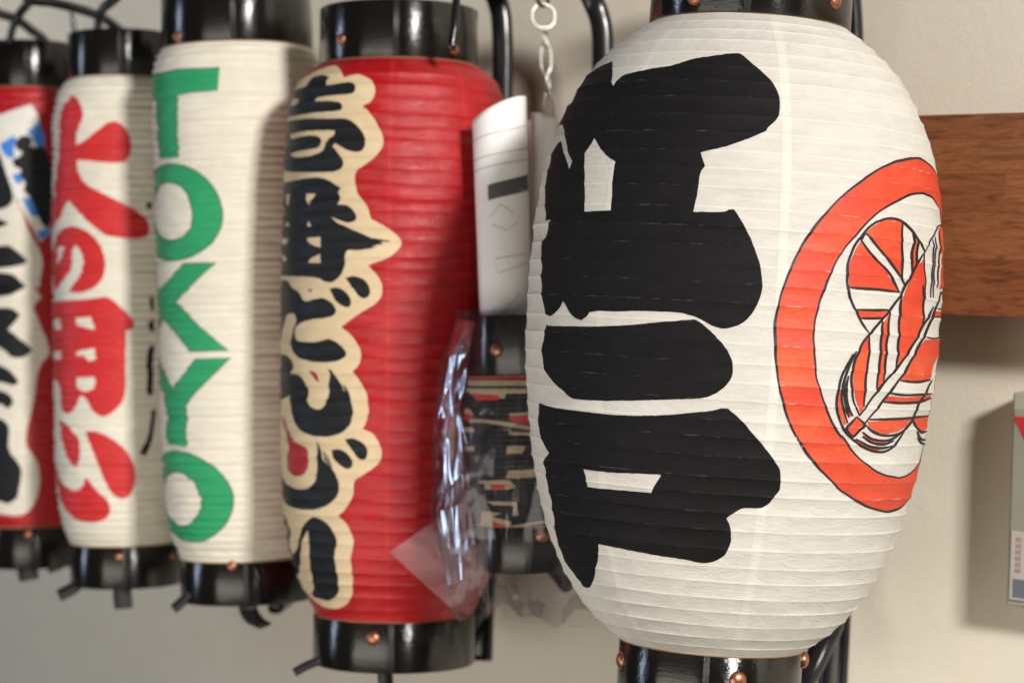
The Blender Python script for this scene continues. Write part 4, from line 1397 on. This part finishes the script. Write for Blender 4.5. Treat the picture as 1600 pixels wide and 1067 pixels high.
cz = 2.02
kz = cz / F
Xr, Zr = RN, UN
Dp = FN
link_loop('dark_link', at(848, -12, cz), Zr, (Xr * 0.8 + Dp * 0.6), 22 * kz, 12 * kz, 3.2 * kz, DARKSTEEL)
link_loop('chain_ring', at(849, 26, cz), Zr, (Xr * 0.97 + Dp * 0.24), 18.5 * kz, 18.5 * kz, 1.9 * kz, STEEL)
ys = [(852, 62, 14, 0), (853, 93, 24, 1), (856, 128, 19, 0), (857, 168, 24, 1), (858, 208, 22, 0)]
for x, y, hl, face_ in ys:
    aw = (Xr * 0.96 + Dp * 0.28) if face_ else (Xr * 0.25 + Dp * 0.97)
    link_loop('chain_link', at(x, y, cz), Zr, aw, hl * kz, 8.5 * kz, 1.8 * kz, STEEL)

# ------------------------------------------------------------------ plastic bag
FILM = film_mat()
FILMC = film_mat('clear_film_flat', 0.12, 0.012, 0.06, 0.25)
BZ = 1.862
bag_rows = [(484, 716, 1000, 0.045), (500, 713, 1000, 0.052), (530, 702, 1005, 0.056), (570, 690, 1008, 0.058), (640, 681, 1010, 0.060), (720, 676, 1010, 0.060), (790, 672, 1008, 0.058), (840, 673, 1005, 0.054),
            (880, 683, 1000, 0.047), (910, 694, 995, 0.036), (935, 703, 990, 0.022), (952, 712, 985, 0.010), (962, 722, 980, 0.003)]
nv, nu = 90, 220
ysr = np.linspace(484, 962, nv)
rb = np.array(bag_rows, float)
V, Fc = [], []
for j, y in enumerate(ysr):
    xl, xr, dp = (np.interp(y, rb[:, 0], rb[:, q]) for q in (1, 2, 3))
    cx, hw = (xl + xr) / 2, (xr - xl) / 2
    fb = max(0.0, (y - 880) / 82)
    for i in range(nu):
        an = 2 * math.pi * i / nu
        cxn, sn = math.cos(an), math.sin(an)
        # left end is a pinched, folded edge; the film hugs the hoops in the middle
        sq = math.copysign(abs(sn) ** 0.75, sn)
        x = cx + hw * cxn
        wr = mnoise.noise(Vector((an * 3.2, y * 0.006, 1.0))) + 0.6 * mnoise.noise(Vector((an * 9, y * 0.012 + an, 5.0))) + 0.35 * mnoise.noise(Vector((an * 25, y * 0.02 - an * 2, 9.0)))
        leftness = max(0.0, -cxn)
        x += wr * (3 + 3.5 * leftness + 6 * fb)
        cr = abs(mnoise.noise(Vector((an * 5, y * 0.016 + math.sin(an) * 2, 2.0)))) + 0.6 * abs(mnoise.noise(Vector((an * 11, y * 0.03, 7.0))))
        d = dp * sq + wr * 0.0022 * (1 + 0.8 * leftness) - cr * 0.0022 * (0.2 + 1.6 * leftness)
        yy = y + fb * fb * (13 * math.sin(x * 0.045 + 0.6) + 7 * math.sin(x * 0.11)) 
        V.append(at(x, yy, BZ + 0.008 * (1 - leftness) - d))
for j in range(nv - 1):
    for i in range(nu):
        k = (i + 1) % nu
        Fc.append((j * nu + i, j * nu + k, (j + 1) * nu + k, (j + 1) * nu + i))
bag = empty('plastic_bag', at(830, 960, BZ))
tag(bag, 'crumpled clear plastic bag around the small lantern, its corner over the red lantern', 'bag')
link('bag_film', mesh(V, Fc), FILM, bag)


def film_patch(name, corners, n=26, amp=0.0025, seed=0, dz=0.0, mat=None):
    """bent film between four (px, py, depth) corners"""
    c = [np.array(at(*q)) for q in corners]
    V, Fc = [], []
    for j in range(n + 1):
        for i in range(n + 1):
            a, b = i / n, j / n
            p = (c[0] * (1 - a) + c[1] * a) * (1 - b) + (c[3] * (1 - a) + c[2] * a) * b
            wv = 0.5 * mnoise.noise(Vector((a * 2, b * 2, seed))) + 0.12 * mnoise.noise(Vector((a * 5, b * 2, seed + 4)))
            V.append(p - FN * (amp * wv + dz))
    for j in range(n):
        for i in range(n):
            k = j * (n + 1) + i
            Fc.append((k, k + 1, k + n + 2, k + n + 1))
    return link(name, mesh(V, Fc), mat or FILM, bag)


film_patch('bag_corner', [(607, 862, 1.846), (668, 820, 1.842), (760, 890, 1.84), (703, 948, 1.846)], seed=2, mat=FILMC)
film_patch('bag_corner', [(609, 863, 1.849), (690, 806, 1.845), (765, 900, 1.842), (706, 950, 1.849)], seed=7, mat=FILMC)
film_patch('bag_fold', [(684, 800, 1.852), (716, 790, 1.832), (722, 905, 1.830), (700, 915, 1.848)], amp=0.003, seed=11)
film_patch('bag_fold', [(700, 945, 1.835), (745, 850, 1.828), (765, 868, 1.828), (730, 955, 1.832)], amp=0.006, seed=14, mat=FILMC)
film_patch('bag_fold', [(694, 650, 1.852), (716, 628, 1.828), (738, 720, 1.826), (694, 770, 1.852)], amp=0.004, seed=21)
film_patch('bag_fold', [(700, 770, 1.846), (730, 730, 1.824), (742, 850, 1.826), (712, 880, 1.848)], amp=0.003, seed=24)
film_patch('bag_fold', [(716, 500, 1.858), (742, 502, 1.834), (732, 552, 1.832), (698, 556, 1.858)], amp=0.003, seed=27)
film_patch('bag_fold', [(704, 556, 1.852), (735, 550, 1.836), (716, 650, 1.834), (684, 655, 1.852)], amp=0.006, seed=29)
film_patch('bag_fold', [(735, 640, 1.826), (752, 660, 1.822), (765, 960, 1.83), (735, 900, 1.83)], amp=0.006, seed=33, mat=FILMC)
film_patch('bag_fold', [(770, 930, 1.84), (900, 880, 1.84), (960, 985, 1.845), (790, 968, 1.842)], amp=0.006, seed=39)

# ------------------------------------------------------------------ small box on the wall
box = empty('wall_box', wall_pt(1600, 950, 0.0))
tag(box, 'grey-green wall box with a red triangle sign, below the wooden beam', 'box')
OUT = 0.036
pTL = wall_pt(1578, 612, OUT); pBL = wall_pt(1572, 946, OUT)
s0 = (wuv(pTL)[0] + wuv(pBL)[0]) / 2
z1, z0 = wuv(pTL)[1], wuv(pBL)[1]
wd = 0.105
V, Fc = box_mesh(wpos(s0 + wd / 2, (z0 + z1) / 2, OUT / 2 - 0.001), wt, wn, wz, wd / 2, OUT / 2 - 0.001, (z1 - z0) / 2, 0.002)
link('housing', mesh(V, Fc), BOXE, box, False)
V, Fc = box_mesh(wpos(s0 + wd / 2, (z0 + z1) / 2 - 0.004, OUT - 0.001), wt, wn, wz, wd / 2 - 0.0028, 0.0016, (z1 - z0) / 2 - 0.010, 0.0008)
link('cover_panel', mesh(V, Fc), BOXM, box, False)


def flat(name, pts, out, mat, th=0.0004):
    n = len(pts)
    V = [wpos(s, z, out) for s, z in pts] + [wpos(s, z, out - th) for s, z in pts]
    Fc = [tuple(range(n)), tuple(range(2 * n - 1, n - 1, -1))] + [(i, (i + 1) % n, n + (i + 1) % n, n + i) for i in range(n)]
    return link(name, mesh(V, Fc), mat, box, False)


q = wuv(wall_pt(1584, 650, OUT))
flat('red_triangle', [(q[0], q[1]), (q[0] + 0.042, q[1]), (q[0] + 0.021, q[1] - 0.036)], OUT + 0.0012, TRIR)
q0, q1 = wuv(wall_pt(1580, 828, OUT)), wuv(wall_pt(1578, 935, OUT))
flat('notice_label', [(q1[0], q0[1]), (q1[0] + 0.085, q0[1]), (q1[0] + 0.085, q1[1]), (q1[0], q1[1])], OUT + 0.0012, NOTE)
hh = q0[1] - q1[1]
flat('notice_blue_field', [(q1[0] + 0.003, q1[1] + 0.002), (q1[0] + 0.082, q1[1] + 0.002), (q1[0] + 0.082, q1[1] + hh * 0.30), (q1[0] + 0.003, q1[1] + hh * 0.30)], OUT + 0.0016, NAVY)
for i in range(6):
    zc = q1[1] + hh * (0.40 + 0.09 * i)
    flat('notice_letter', [(q1[0] + 0.005, zc), (q1[0] + 0.0095, zc), (q1[0] + 0.0095, zc + hh * 0.06), (q1[0] + 0.005, zc + hh * 0.055)], OUT + 0.0018, PINK)

print('tris', sum(sum(len(p.vertices) - 2 for p in o.data.polygons) if len(o.data.polygons) < 1 else len(o.data.loops) - 2 * len(o.data.polygons) for o in bpy.data.objects if o.type == 'MESH'))
